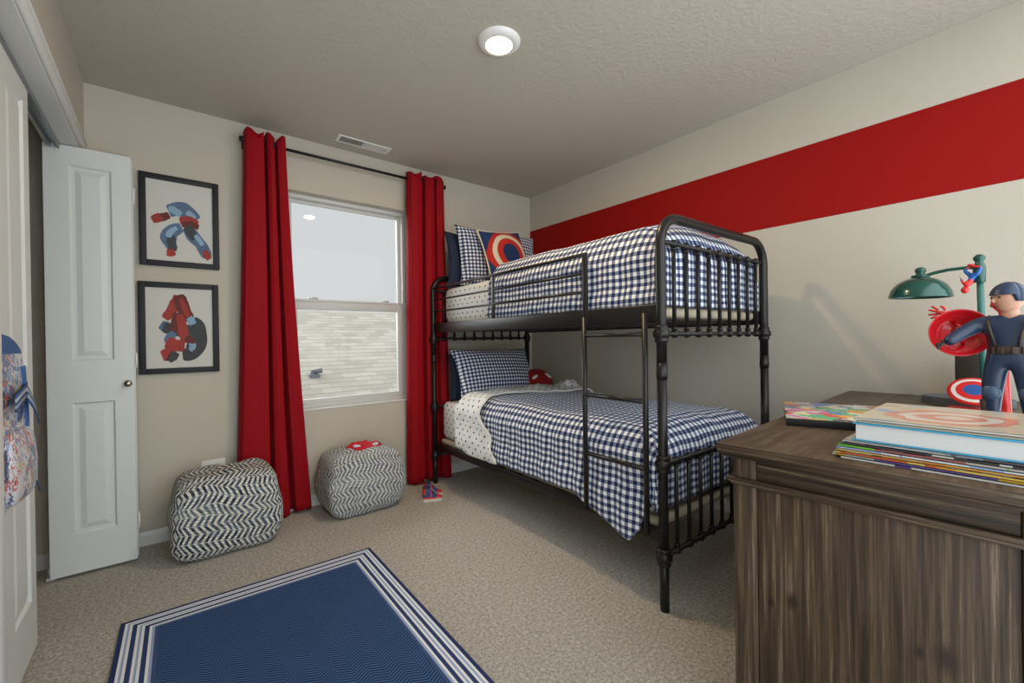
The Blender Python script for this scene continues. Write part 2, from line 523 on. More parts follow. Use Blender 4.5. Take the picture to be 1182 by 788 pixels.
def strap_mat():
    t = NT('striped webbing')
    o = uvsep(t)
    c = t.ramp(o[1], [(0, (.025, .07, .20)), (.18, (.33, .36, .37)), (.40, (.025, .07, .20)), (.60, (.33, .36, .37)), (.82, (.025, .07, .20))], 'CONSTANT')
    t.set(color=c, rough=.8)
    return t.m
M['strap'] = strap_mat()
def shingle():
    t = NT('roof shingles')
    o = t.coord('UV')
    jit = t.n('TexNoise', {'Vector': o, 'Scale': 2.5, 'Detail': 1.0}).outputs[1]
    o2 = t.n('VectorMath', {0: o, 1: t.n('VectorMath', {0: jit, 1: (.10, .008, 0)}, operation='MULTIPLY').outputs[0]}, operation='ADD').outputs[0]
    kw = {'Vector': o2, 'Color1': (.275, .25, .21, 1), 'Color2': (.39, .36, .305, 1), 'Scale': 1.0, 'Mortar Smooth': .6, 'Bias': 0.0, 'Brick Width': .26, 'Row Height': .13}
    br = t.n('TexBrick', {**kw, 'Mortar': (.22, .20, .165, 1), 'Mortar Size': .004})
    n = t.noise(o, 130, 3, .7); n2 = t.noise(o, 5, 2)
    row = t.math('FRACT', t.math('DIVIDE', t.n('SeparateXYZ', {0: o2}).outputs[1], .13))
    lip = t.math('LESS_THAN', row, .16)
    c = t.mix(t.math('MULTIPLY', n, .2), br.outputs[0], (.36, .335, .285))
    c = t.mix(t.math('MULTIPLY', lip, .55), c, (.20, .18, .15))
    c = t.mix(t.math('MULTIPLY', n2, .12), c, (.38, .35, .30))
    t.set(color=c, rough=.95, spec=.1)
    t.bump(row, .4, .02)
    return t.m
M['shingle'] = shingle()
t = NT('ceiling light lens'); t.set(color=(.9, .88, .8), emit=(1.0, .80, .50), emits=14.0); M['lens'] = t.m
M['vent_grey'] = plain('weathered lead grey', (.07, .075, .08), .6)
M['vent_dark'] = plain('vent shadow', (.03, .03, .03), .8)

# ------------------------------------------------------------------ room shell
XL, H, BACK = -3.035, 2.44, -3.38
WX0, WX1, WZ0, WZ1 = -2.10, -1.252, .640, 2.094
OY0, OY1, OZ = -1.53, -.125, 2.048      # closet opening in the left wall

def structure(o, label=None):
    return tag(o, label, None, None, 'structure')

mb = MB(); mb.box((-3.95, BACK, -.12), (.14, .16, 0)); structure(mb.build('floor', M['carpet']), 'beige cut pile carpet')
mb = MB(); mb.box((-3.95, BACK, H), (.14, .16, H+.1)); structure(mb.build('ceiling', M['ceiling']), 'textured greige ceiling')
mb = MB()
mb.box((-3.95, 0, 0), (WX0, .15, H)); mb.box((WX1, 0, 0), (0, .15, H))
mb.box((WX0, 0, 0), (WX1, .15, WZ0)); mb.box((WX0, 0, WZ1), (WX1, .15, H))
structure(mb.build('wall_back', M['wall']), 'greige wall around the window')
mb = MB(); mb.box((0, BACK, 0), (.13, .15, H)); structure(mb.build('wall_right', M['wall_stripe']), 'greige wall with one wide red painted stripe')
mb = MB()
mb.box((XL-.115, OY1, 0), (XL, 0, H)); mb.box((XL-.115, BACK, 0), (XL, OY0, H)); mb.box((XL-.115, OY0, OZ), (XL, OY1, H))
structure(mb.build('wall_left', M['wall']), 'greige wall with the closet opening')
mb = MB(); mb.box((-3.95, BACK, 0), (-3.82, 0, H)); mb.box((-3.82, -1.75, 0), (XL-.115, -1.65, H))
structure(mb.build('wall_closet', M['wall']), 'inside walls of the closet')
# baseboards
def baseboard(name, a, b, nrm):
    a = Vector((*a, 0)); b = Vector((*b, 0)); n = Vector((*nrm, 0))
    prof = [(0, 0), (.012, 0), (.012, .055), (.008, .068), (.003, .075), (0, .075)]
    mb = MB()
    A = [mb.v(a+n*x+Vector((0, 0, z))) for x, z in prof]; B = [mb.v(b+n*x+Vector((0, 0, z))) for x, z in prof]
    for i in range(len(prof)): mb.face([A[i], A[(i+1) % 6], B[(i+1) % 6], B[i]])
    mb.face(A); mb.face(B[::-1])
    return structure(mb.build(name, M['trim']))
baseboard('baseboard_back', (XL, 0), (0, 0), (0, -1))
baseboard('baseboard_right', (0, BACK), (0, -.012), (-1, 0))
baseboard('baseboard_left', (XL, BACK), (XL, OY0-.07), (1, 0))
baseboard('baseboard_closet', (-3.82, 0), (XL-.115, 0), (0, -1))
# closet casing
mb = MB()
for (y0, y1, z0, z1) in ((OY0-.06, OY0, 0, OZ+.06), (OY1, OY1+.06, 0, OZ+.06), (OY0, OY1, OZ, OZ+.06)):
    mb.box((XL, y0, z0), (XL+.012, y1, z1), .003)
    if z0 > 0: mb.box((XL, y0-.06, z1-.016), (XL+.018, y1+.06, z1), .004)
mb.box((XL-.115, OY0, OZ-.012), (XL, OY1, OZ)); mb.box((XL-.115, OY0, 0), (XL, OY0+.012, OZ)); mb.box((XL-.115, OY1-.012, 0), (XL, OY1, OZ))
structure(mb.build('trim_1', M['trim']), 'white casing round the closet opening')
mb = MB()
tx = -3.112
mb.box((tx-.015, OY0+.02, OZ-.016), (tx+.015, OY1-.02, OZ-.012)); mb.box((tx-.016, OY0+.02, OZ-.038), (tx-.012, OY1-.02, OZ-.012)); mb.box((tx+.012, OY0+.02, OZ-.038), (tx+.016, OY1-.02, OZ-.012))
structure(mb.build('trim_2', M['jamb_dark']), 'metal bifold door track')

# bifold leaves --------------------------------------------------------------
def leaf(mb, w, h, t=.035):
    """panel door leaf in local x (0..w), z (0..h), y thickness; two raised panels each side"""
    holes = [(.083, w-.072, .185, .805), (.083, w-.072, 1.005, 1.93)]
    rec, slope, mid = .009, .022, .020
    xs = [0, holes[0][0], holes[0][1], w]
    zs = [0, holes[0][2], holes[0][3], holes[1][2], holes[1][3], h]
    for sgn in (-1, 1):
        y = sgn*t/2
        P = {}
        def V(x, yy, z):
            k = (round(x, 5), round(yy, 5), round(z, 5))
            if k not in P: P[k] = mb.v((x, yy, z))
            return P[k]
        def F(q):
            q = q if sgn > 0 else q[::-1]
            mb.face([V(*p) for p in q])
        for i in range(3):
            for j in range(5):
                if i == 1 and j in (1, 3): continue
                F([(xs[i], y, zs[j]), (xs[i], y, zs[j+1]), (xs[i+1], y, zs[j+1]), (xs[i+1], y, zs[j])])
        for (x0, x1, z0, z1) in holes:
            prev = (x0, x1, z0, z1, y)
            for (ins, dep) in ((.008, -rec), (.020, -rec), (.042, -.002)):
                cur = (x0+ins, x1-ins, z0+ins, z1-ins, y+sgn*dep)
                a, b = prev, cur
                ca = [(a[0], a[4], a[2]), (a[1], a[4], a[2]), (a[1], a[4], a[3]), (a[0], a[4], a[3])]
                cb = [(b[0], b[4], b[2]), (b[1], b[4], b[2]), (b[1], b[4], b[3]), (b[0], b[4], b[3])]
                for k in range(4): F([ca[k], cb[k], cb[(k+1) % 4], ca[(k+1) % 4]][::-1] if False else [ca[(k+1) % 4], cb[(k+1) % 4], cb[k], ca[k]])
                prev = cur
            F([(prev[0], prev[4], prev[2]), (prev[0], prev[4], prev[3]), (prev[1], prev[4], prev[3]), (prev[1], prev[4], prev[2])])
    for (p, q) in (((0, 0), (w, 0)), ((w, 0), (w, h)), ((w, h), (0, h)), ((0, h), (0, 0))):
        mb.face([mb.v((p[0], -t/2, p[1])), mb.v((q[0], -t/2, q[1])), mb.v((q[0], t/2, q[1])), mb.v((p[0], t/2, p[1]))])

def knob(parent, loc, rx):
    mb = MB()
    mb.lathe([(0, 0), (.013, 0), (.013, .004), (.006, .007), (.006, .017), (.013, .021), (.0165, .027), (.014, .034), (0, .037)], 18)
    return mb.build('door_knob', M['knob'], parent, True, loc, rx)
LW, LH = .303, 2.016
mb = MB(); leaf(mb, LW, LH)
d1 = structure(mb.build('door_1', M['door'], None, False, (-3.152, -.190, .016)), 'front leaf of the folded closet door standing open')
knob(d1, (.280, -.0175, .885), (PI/2, 0, 0))
mb = MB(); leaf(mb, LW, LH)
d2 = structure(mb.build('door_2', M['door'], None, False, (-3.148, -.150, .016)), 'rear leaf of the folded closet door')
for z in (.14, .96, 1.80):
    mb = MB(); mb.box((LW-.004, -.002, z), (LW+.004, .042-.02, z+.075), .001); mb.tube([(LW+.004, -.02+.0, z), (LW+.004, -.02, z+.075)], .004, 8)
    mb.build('hinge', M['white'], d2)
LW2 = .364
mb = MB(); leaf(mb, LW2, LH)
d3 = structure(mb.build('door_3', M['door'], None, False, (-3.116, -.785-LW2, .016), (0, 0, PI/2)), 'closed closet door leaf at the middle of the opening')
mb = MB(); leaf(mb, LW2, LH)
d4 = structure(mb.build('door_4', M['door'], None, False, (-3.116, -.789-2*LW2, .016), (0, 0, PI/2)), 'closed closet door leaf by the near jamb')
knob(d4, (.11, -.0175, 1.105), (PI/2, 0, 0))
# base bracket of the folded leaf
mb = MB(); mb.box((-3.17, -.175, 0), (-3.14, -.135, .014)); mb.box((-3.17, -.14, 0), (-3.14, -.135, .05))
structure(mb.build('trim_3', M['trim']), 'floor pivot bracket of the closet door')

# window ---------------------------------------------------------------------
win = thing('window_1', None, None, ((WX0+WX1)/2, .09, WZ0)); structure(win, 'white single hung vinyl window')
def rel(o): o.parent = win; o.matrix_parent_inverse = win.matrix_basis.inverted(); return o
bpy.context.view_layer.update()
def ring(mb, x0, x1, z0, z1, w, y0, y1, bev=.003, wb=None, wt=None):
    wb = wb or w; wt = wt or w
    mb.box((x0, y0, z0), (x0+w, y1, z1), bev); mb.box((x1-w, y0, z0), (x1, y1, z1), bev)
    mb.box((x0+w-.001, y0, z0), (x1-w+.001, y1, z0+wb), bev); mb.box((x0+w-.001, y0, z1-wt), (x1-w+.001, y1, z1), bev)
mb = MB(); ring(mb, WX0, WX1, WZ0, WZ1, .028, .06, .145); rel(mb.build('window_frame', M['vinyl']))
mb = MB(); ring(mb, WX0+.026, WX1-.026, 1.345, WZ1-.026, .022, .105, .135, .002, .04); us = rel(mb.build('upper_sash', M['vinyl']))
mb = MB(); ring(mb, WX0+.026, WX1-.026, WZ0+.024, 1.388, .042, .070, .103, .003, .040, .070); mb.box((WX0+.03, .064, 1.372), (WX1-.03, .072, 1.388), .002); ls = rel(mb.build('lower_sash', M['vinyl']))
mb = MB(); mb.box((WX0+.047, .119, 1.383), (WX1-.047, .122, WZ1-.047)); rel(mb.build('upper_pane', M['glass']))
mb = MB(); mb.box((WX0+.067, .085, WZ0+.063), (WX1-.067, .088, 1.319)); rel(mb.build('lower_pane', M['glass']))
for fx in (.20, .80):
    mb = MB(); x = WX0+(WX1-WX0)*fx; mb.box((x-.03, .066, 1.388), (x+.03, .095, 1.397), .003); mb.box((x-.008, .060, 1.393), (x+.03, .072, 1.402), .003); rel(mb.build('sash_lock', M['vinyl']))
mb = MB(); mb.box((WX1-.032, .05, 1.47), (WX1-.018, .075, 1.52), .003); mb.box((WX0+.018, .05, 1.47), (WX0+.032, .075, 1.52), .003); rel(mb.build('tilt_latch', M['vinyl']))
mb = MB(); mb.box((WX0-.0, -.006, WZ0-.004), (WX1+.0, .062, WZ0+.006), .003); structure(mb.build('trim_4', M['trim']), 'white window sill')

# neighbouring roof ----------------------------------------------------------
mb = MB()
S = .512
def rf(u, v):
    x = -9+u*16; y = 1.8+v*4.15
    return Vector((x, y, -.40+(y-1.8)*S))
mb.grid(rf, 2, 2, 0, lambda u, v: (u*16, v*4.15*math.sqrt(1+S*S)))
def rf2(u, v):
    x = -9+u*16; y = 5.95+v*3
    return Vector((x, y, -.40+4.15*S-(y-5.95)*S))
mb.grid(rf2, 2, 2, 0, lambda u, v: (u*16, v*3*math.sqrt(1+S*S)))
for f in list(mb.bm.faces): f.smooth = False
mb.box((-9, 1.78, -.62), (7, 1.85, -.40))
roof = mb.build('neighbour_roof', M['shingle'], None, False)
tag(roof, 'neighbouring house roof of pale brown shingles seen through the lower pane', 'roof')
mb = MB()
vx, vy = -1.02, 3.75
vz = -.40+(vy-1.8)*S
mb.tube([(vx, vy, vz-.03), (vx, vy, vz+.085)], .045, 14); mb.box((vx-.07, vy-.07, vz-.035), (vx+.07, vy+.06, vz+.02), .01)
mb.tube([(vx, vy-.02, vz+.06), (vx+.10, vy-.06, vz+.075)], .035, 12)
o = mb.build('roof_vent', M['vent_grey'], roof); tag(o, 'grey metal vent pipe on the roof')

# ceiling light, vent, outlet -------------------------------------------------
lx, ly = -1.530, -1.540
cl = thing('recessed_light', 'round recessed ceiling downlight with lit warm lens and white ring', 'ceiling light', (lx, ly, H))
mb = MB(); mb.lathe([(.060, -.020), (.064, -.022), (.085, -.016), (.095, -.006), (.097, 0)], 40); mb.build('trim_ring', M['white'], cl)
mb = MB(); mb.lathe([(0, -.0225), (.045, -.0222), (.060, -.0200)], 40); mb.build('lens', M['lens'], cl)
cv = thing('ceiling_vent', 'white rectangular air register in the ceiling above the window', 'vent', (-1.655, -.170, H))
mb = MB(); ring_w = .018
mb.box((-.178, -.052, -.007), (.178, -.040, 0), .002); mb.box((-.178, .040, -.007), (.178, .052, 0), .002); mb.box((-.178, -.04, -.007), (-.155, .04, 0), .002); mb.box((.155, -.04, -.007), (.178, .04, 0), .002); mb.box((-.006, -.04, -.007), (.006, .04, 0), .002)
mb.build('frame', M['white'], cv)
mb = MB(); mb.box((-.155, -.04, -.0012), (.155, .04, -.0002)); mb.build('backing', M['vent_dark'], cv)
for side in (-1, 1):
    for i in range(12):
        x = side*(.015+i*.0118)
        mb = MB(); mb.box((-.0045, -.04, -.0007), (.0045, .04, .0007), 0, 0, 2, Matrix.Translation((x, 0, -.0052)) @ Matrix.Rotation(side*.62, 4, 'Y'))
        mb.build('slat', M['white'], cv)
ol = thing('wall_outlet', 'white outlet cover on the wall behind the left woven pouf', 'outlet', (-2.515, 0, .352))
mb = MB(); mb.box((-.058, -.006, -.058), (.058, 0, .058), .003); mb.build('cover_plate', M['white'], ol)
for px0, z in ((-.024, -.024), (-.024, .024), (.024, -.024), (.024, .024)):
    mb = MB(); mb.box((px0-.014, -.0075, z-.012), (px0+.014, -.005, z+.012), .002); mb.build('socket', M['trim'], ol)

# curtain rod and curtains ------------------------------------------------------
ry, rz = -.085, 2.312
rod = thing('curtain_rod', 'thin black curtain rod across the top of the window', 'curtain rod', (-1.66, 0, rz))
mb = MB(); mb.tube([(-.69, ry, 0), (.67, ry, 0)], .0095, 14); mb.build('rod', M['black_metal'], rod)
for s, x in ((-1, -.69), (1, .67)):
    mb = MB(); mb.lathe([(0, -.02), (.015, -.018), (.016, .0), (.016, .018), (.010, .022), (0, .022)], 16, 0, Matrix.Translation((x, ry, 0)) @ Matrix.Rotation(PI/2, 4, 'Y')); mb.build('finial', M['black_metal'], rod)
    mb = MB(); bx = x-s*.012
    mb.box((bx-.01, -.004, -.03), (bx+.01, 0, .03), .002); mb.box((bx-.005, ry, -.016), (bx+.005, -.002, -.009), .002); mb.build('bracket', M['black_metal'], rod)

PROF_L = [(0, .02), (.02, -.03), (.06, -.052), (.20, -.060), (.34, -.060), (.425, -.055), (.437, -.03), (.445, .055), (.492, .06), (.500, -.02), (.515, -.048), (.58, -.058), (.665, -.052), (.677, -.03), (.685, .055), (.735, .06), (.743, -.02), (.76, -.045), (.86, -.054), (.95, -.045), (.985, .0), (1.0, .04)]
PROF_R = [(0, .02), (.02, -.02), (.06, -.045), (.18, -.058), (.315, -.052), (.327, -.03), (.335, .055), (.425, .06), (.435, -.02), (.45, -.040), (.56, -.056), (.675, -.048), (.687, -.03), (.695, .055), (.745, .058), (.753, -.02), (.77, -.04), (.88, -.058), (.96, -.045), (.99, -.01), (1.0, .03)]
def curtain(xt0, xt1, xb0, xb1, prof, label, zb, seed, lean, amp=.25):
    mb = MB()
    zt = 2.366
    NU, NV = 170, 50
    def pf(u):
        return interp(prof, u)
    def fn(u, v):
        z = zt+(zb-zt)*v
        k = v**1.25
        x0 = xt0+(xb0-xt0)*k; x1 = xt1+(xb1-xt1)*k
        uu = u+.010*math.sin(v*5+u*6+seed)*math.sin(PI*u)
        d = pf(min(1, max(0, uu)))
        nx = noise.noise(Vector((u*3.1+seed, v*2.2, 1.7)))
        n2 = noise.noise(Vector((u*7+seed, v*3.0, 5.7)))
        y = ry+d*(1+amp*v)+.006*nx+.004*n2*v
        x = x0+(x1-x0)*u+.006*nx*v
        if v < .05: z += (.016*math.sin(u*15+seed)-.010)*(1-v/.05)
        if v > .95: z += .010*math.sin(u*9+seed)*(v-.95)/.05
        return Vector((x, y-.02*lean*v, z))
    mb.grid(fn, NU, NV, 0, lambda u, v: (u, v*2.3))
    o = mb.build('curtain', M['curtain'], None, False)
    mod(o, 'SOLIDIFY', thickness=.003, offset=0)
    tag(o, label, 'curtain', 'red grommet curtains')
    for i in range(400):
        u = i/400; u2 = (i+1)/400
        if (pf(u) > 0) != (pf(u2) > 0) and .03 < u < .97:
            p = fn(u, (zt-rz)/(zt-zb))
            mbg = MB()
            d = fn(u+.006, .03)-fn(u-.006, .03); d.z = 0; d.normalize()
            e2 = Vector((0, 0, 1))
            mbg.tube([p+(d*math.cos(q*2*PI/20)+e2*math.sin(q*2*PI/20))*.022 for q in range(20)], .0045, 8, 0, False, True)
            mbg.build('grommet', M['black_metal'], o)
    return o
curtain(-2.345, -2.118, -2.415, -1.990, PROF_L, 'full length red curtain at the left of the window, behind the left woven pouf', .012, .4, -1, -.25)
curtain(-1.298, -1.000, -1.318, -.940, PROF_R, 'full length red curtain at the right of the window, beside the bunk bed', .012, 2.6, -1, -.38)

# framed prints ------------------------------------------------------------------
def picture(name, x0, x1, z0, z1, label, art):
    cx, cz = (x0+x1)/2, (z0+z1)/2
    w, h = (x1-x0)/2, (z1-z0)/2
    r = thing(name, label, 'picture', (cx, 0, cz))
    mb = MB(); f = .030
    for (a0, a1, b0, b1) in ((-w, -w+f, -h, h), (w-f, w, -h, h), (-w+f-.001, w-f+.001, -h, -h+f), (-w+f-.001, w-f+.001, h-f, h)):
        mb.box((a0, -.022, b0), (a1, -.001, b1), .002)
    mb.build('frame', M['frame'], r)
    mb = MB(); mb.box((-w+f-.002, -.010, -h+f-.002), (w-f+.002, -.006, h-f+.002)); pr = mb.build('print', M['paper'], r)
    mb = MB()
    mats = [M['p_blue'], M['p_lblue'], M['p_grey'], M['p_red'], M['p_dred']]
    for i, (m, pts, rad) in enumerate(art):
        n = len(pts); top = []; bot = []
        # smooth brush stroke
        P = []
        for k in range(n-1):
            for q in range(6):
                tt_ = q/6
                p0 = Vector(pts[max(0, k-1)]); p1 = Vector(pts[k]); p2 = Vector(pts[k+1]); p3 = Vector(pts[min(n-1, k+2)])
                P.append(.5*((2*p1)+(p2-p0)*tt_+(2*p0-5*p1+4*p2-p3)*tt_**2+(3*p1-p0-3*p2+p3)*tt_**3))
        P.append(Vector(pts[-1]))
        N_ = len(P)
        for k, p in enumerate(P):
            tg = (P[min(N_-1, k+1)]-P[max(0, k-1)]).normalized(); nr = Vector((-tg.y, tg.x))
            s = k/(N_-1)
            wd = rad*(.35+.65*math.sin(PI*min(1, max(0, .08+.84*s)))**.6)*(1+.25*noise.noise(Vector((s*6, i*3.3, .5))))
            y = -.0108-.00012*i
            top.append(mb.v((p.x*w, y, p.y*h))); bot.append(mb.v((p.x*w, y, p.y*h)))
            top[-1].co += Vector((nr.x*wd, 0, nr.y*wd)); bot[-1].co -= Vector((nr.x*wd, 0, nr.y*wd))
        for k in range(N_-1): mb.face([top[k], top[k+1], bot[k+1], bot[k]], m)
    mb.build('artwork', mats, pr)
    return r
picture('framed_picture', -2.828, -2.470, 1.528, 2.034, 'black framed print of blue and red brush strokes, upper of the two', [
    (4, [(-.68, .02), (-.45, .07), (-.28, .14)], .022), (3, [(-.70, -.02), (-.55, .05), (-.48, .10)], .022),
    (0, [(-.30, .22), (-.05, .30), (.20, .24), (.38, .08)], .045), (1, [(-.30, .28), (-.18, .26), (.02, .18)], .020), (1, [(.16, .26), (.28, .18), (.36, .12)], .018),
    (3, [(-.02, .02), (.18, .06), (.44, .00)], .028), (4, [(.02, -.04), (.28, -.02), (.46, -.06)], .020),
    (0, [(.02, -.10), (-.22, -.22), (-.30, -.38), (-.20, -.62)], .036), (2, [(-.24, -.30), (-.24, -.48), (-.20, -.66)], .022), (1, [(-.10, -.12), (-.28, -.26), (-.30, -.36)], .014),
    (0, [(.14, -.10), (.34, -.30), (.52, -.46), (.68, -.72)], .032), (2, [(.12, -.08), (.26, -.20), (.36, -.34)], .024), (1, [(.36, -.24), (.48, -.36), (.56, -.46)], .013),
    (3, [(-.36, -.70), (-.26, -.70), (-.16, -.66)], .020), (3, [(.60, -.58), (.68, -.70), (.74, -.76)], .018)])
picture('framed_picture', -2.838, -2.478, .930, 1.438, 'black framed print of red and slate brush strokes, lower of the two', [
    (3, [(-.06, .72), (-.16, .46), (-.38, .20)], .026), (4, [(-.02, .74), (.08, .44), (.26, .18)], .030), (3, [(.02, .66), (.12, .42), (.20, .26)], .014),
    (0, [(-.48, .08), (-.36, .02), (-.16, -.04)], .030), (2, [(-.42, .02), (-.10, -.06), (.18, -.06), (.40, -.14)], .036), (2, [(.30, .20), (.44, -.02), (.44, -.30), (.26, -.56), (.04, -.60)], .044),
    (4, [(-.10, .34), (-.14, .04), (-.24, -.22)], .020), (3, [(-.02, .30), (.06, -.02), (.10, -.34)], .022), (1, [(.22, .24), (.28, .16), (.32, .08)], .020),
    (0, [(-.16, -.10), (-.26, -.22), (-.32, -.34)], .022), (3, [(-.36, -.32), (-.16, -.38), (.10, -.40)], .036), (1, [(.26, -.30), (.30, -.42), (.22, -.50)], .016), (4, [(.12, -.22), (.26, -.28), (.36, -.30)], .018),
    (3, [(-.46, -.62), (-.30, -.58), (-.20, -.66)], .034), (2, [(-.30, -.72), (-.18, -.64), (-.12, -.54)], .020)])

# poufs --------------------------------------------------------------------------------
def pouf(x0, x1, y0, y1, h, label, m, rot, seed, shear=0.0, taper=0.0):
    mb = MB()
    cx, cy = (x0+x1)/2, (y0+y1)/2
    a, b = (x1-x0)/2, (y1-y0)/2
    N = 22
    def shape(p):
        # p on unit cube surface -> rounded bulging block
        q = Vector(p)
        e = 7.5
        l = (abs(q.x)**e+abs(q.y)**e+abs(q.z)**e)**(1/e)
        s = q/l
        bul = 1+.085*(1-abs(s.z)**2.0)
        bul *= 1-.05*max(0, s.z)-.015*max(0, -s.z)-taper*max(0, -s.z)**1.5
        x = s.x*a*bul*1.03; y = s.y*b*bul*1.03
        z = (s.z*.5+.5)*h
        if s.z > .6: z += .018*(1-(s.x**2+s.y**2)/2)
        nn = noise.noise(Vector((s.x*2+seed, s.y*2, s.z*2)))
        x += nn*.012+shear*(z-h/2)*.2; y += noise.noise(Vector((s.x*2, s.y*2+seed, s.z*2+5)))*.012
        z += .020*nn*(1 if s.z > 0 else 0)*max(0, s.z)
        return Vector((x, y, max(0, z)))
    faces = [((1, 0, 0), (0, 1, 0), (0, 0, 1)), ((0, 1, 0), (-1, 0, 0), (0, 0, 1)), ((-1, 0, 0), (0, -1, 0), (0, 0, 1)), ((0, -1, 0), (1, 0, 0), (0, 0, 1)), ((0, 0, 1), (1, 0, 0), (0, 1, 0)), ((0, 0, -1), (1, 0, 0), (0, -1, 0))]
    P = {}
    for fi, (n, e1, e2) in enumerate(faces):
        n, e1, e2 = Vector(n), Vector(e1), Vector(e2)
        for i in range(N):
            for j in range(N):
                vs, us = [], []
                for (ii, jj) in ((i, j), (i+1, j), (i+1, j+1), (i, j+1)):
                    s, t_ = ii/N*2-1, jj/N*2-1
                    p = n+e1*s+e2*t_
                    k = (round(p.x, 4), round(p.y, 4), round(p.z, 4))
                    if k not in P: P[k] = mb.v(shape(p))
                    vs.append(P[k])
                    if fi < 4:
                        sk = .018*math.sin(s*2.2+seed+fi)
                        us.append((fi*.45+s*(b if fi % 2 == 0 else a)+.3, t_*h/2+h/2+sk+.02*noise.noise(Vector((s*2, t_*2, seed)))))
                    else: us.append((s*a+3, t_*b+2.015))
                mb.face(vs, 0, True, us)
    o = mb.build('woven_pouf', m, None, True, (cx, cy, 0), (0, 0, rot))
    tag(o, label, 'pouf', 'woven poufs under the window')
    return o
pouf(-2.697, -2.252, -.440, -.100, .402, 'larger woven chevron pouf beside the closet door, nothing on it', M['pouf_a'], .0, 3.3)
pouf(-1.955, -1.512, -.415, -.06, .372, 'woven chevron pouf in front of the window with a red cap on it', M['pouf_b'], .02, 9.1, .12, .07)
# red cloth cap on the right pouf
cap = thing('cloth_cap', 'crumpled red cloth cap with two pale patches lying on the right woven pouf', 'cap', (-1.705, -.225, .378), -.18)
mb = MB()
def capf(u, v):
    a = 2*PI*u
    rx, ryy = .118, .070
    k = math.sin(PI*v*.5)
    x = math.cos(a)*rx*k*(1+.07*math.sin(3*a)); y = math.sin(a)*ryy*k
    z = .010+.036*(1-k**3)*(1+.45*noise.noise(Vector((x*22, y*22, .4))))+.016*abs(math.sin(a*2.5+.5))*k**2*(1-k)*2+.008*noise.noise(Vector((x*30, y*30, 4)))
    if v > .98: z = .004
    return Vector((x, y-.01*(math.cos(a*1.0) > 0)*k, z))
mb.grid(capf, 48, 14); mb.build('crown', M['red_cloth'], cap)
for (px_, w_, rot_) in ((-.045, .030, .25), (.062, .026, -.3)):
    mb = MB(); mb.ball((px_, -.045, .030), 1, 0, 14, (w_, .010, .014), Matrix.Rotation(rot_, 4, 'Y') @ Matrix.Rotation(.75, 4, 'X')); o = mb.build('patch', M['pale_cloth'], cap); tag(o, 'pale grey oval patch')

# sneakers ---------------------------------------------------------------------------------
def sneaker(loc, rz_, label):
    r = thing('sneaker', label, 'shoe', loc, rz_, 'pair of small high top sneakers')
    L, Wd = .135, .052
    def width(s): return Wd*(.40+.13*math.sin(PI*min(1, s*1.0)))*(1 if s < .82 else math.sqrt(max(0, 1-((s-.82)/.185)**2)))*(1 if s > .1 else math.sqrt(max(.05, 1-((.1-s)/.105)**2)))
    mb = MB(); n = 22
    out = [(s/n) for s in range(n+1)]
    poly = [(s*L-L/2, width(s)+.003) for s in out]+[(s*L-L/2, -width(s)-.003) for s in reversed(out)]
    mb.prism(poly, 0, .017); mb.build('sole', M['shoe_white'], r)
    def top(s): return .092 if s < .36 else (.092-(s-.36)/.30*.046 if s < .66 else .046-(s-.66)/.34*.020)
    mb = MB()
    def up(u, v):
        s = u; h = top(s); a = PI*v
        w_ = width(s)
        sq = 3.2 if s < .4 else 2.3
        c, sn = math.cos(a), math.sin(a)
        q = (abs(c)**sq+abs(sn)**sq)**(1/sq)
        return Vector((s*L-L/2+.004*(.5-s), -c/q*w_*(1-.12*sn), .014+sn/q*(h-.014)))
    mb.grid(up, 26, 16)
    for f in mb.bm.faces:
        c = f.calc_center_median()
        s = (c.x+L/2)/L
        f.material_index = 1 if s > .74 or (s < .16 and c.z > .05) or (.40 < s < .46) or (c.z < .026) else (2 if (s < .34 and c.z > .086) or (.46 < s < .74 and abs(c.y) < .012) else 0)
    mb.build('upper', [M['shoe_blue'], M['shoe_red'], M['shoe_dark']], r)
    for k in range(4):
        s = .46+k*.07; z = top(s)+.002
        mb = MB(); mb.tube([(s*L-L/2, -.013, z-.003), (s*L-L/2+.004, 0, z+.002), (s*L-L/2, .013, z-.003)], .0028, 8); mb.build('lace', M['lace'], r)
    mb = MB(); mb.tube(arc((-.042, 0, .091), .019, 0, 2*PI, 18, (1, 0, 0), (0, 1.05, 0))[:-1], .005, 8, 0, False, True); o = mb.build('collar', M['shoe_dark'], r)
sneaker((-1.315, -.440, 0), -.42, 'small blue and red high top sneaker on the carpet, nearer of the pair')
sneaker((-1.262, -.350, 0), -.50, 'small red and blue high top sneaker on the carpet, farther of the pair, partly hidden')

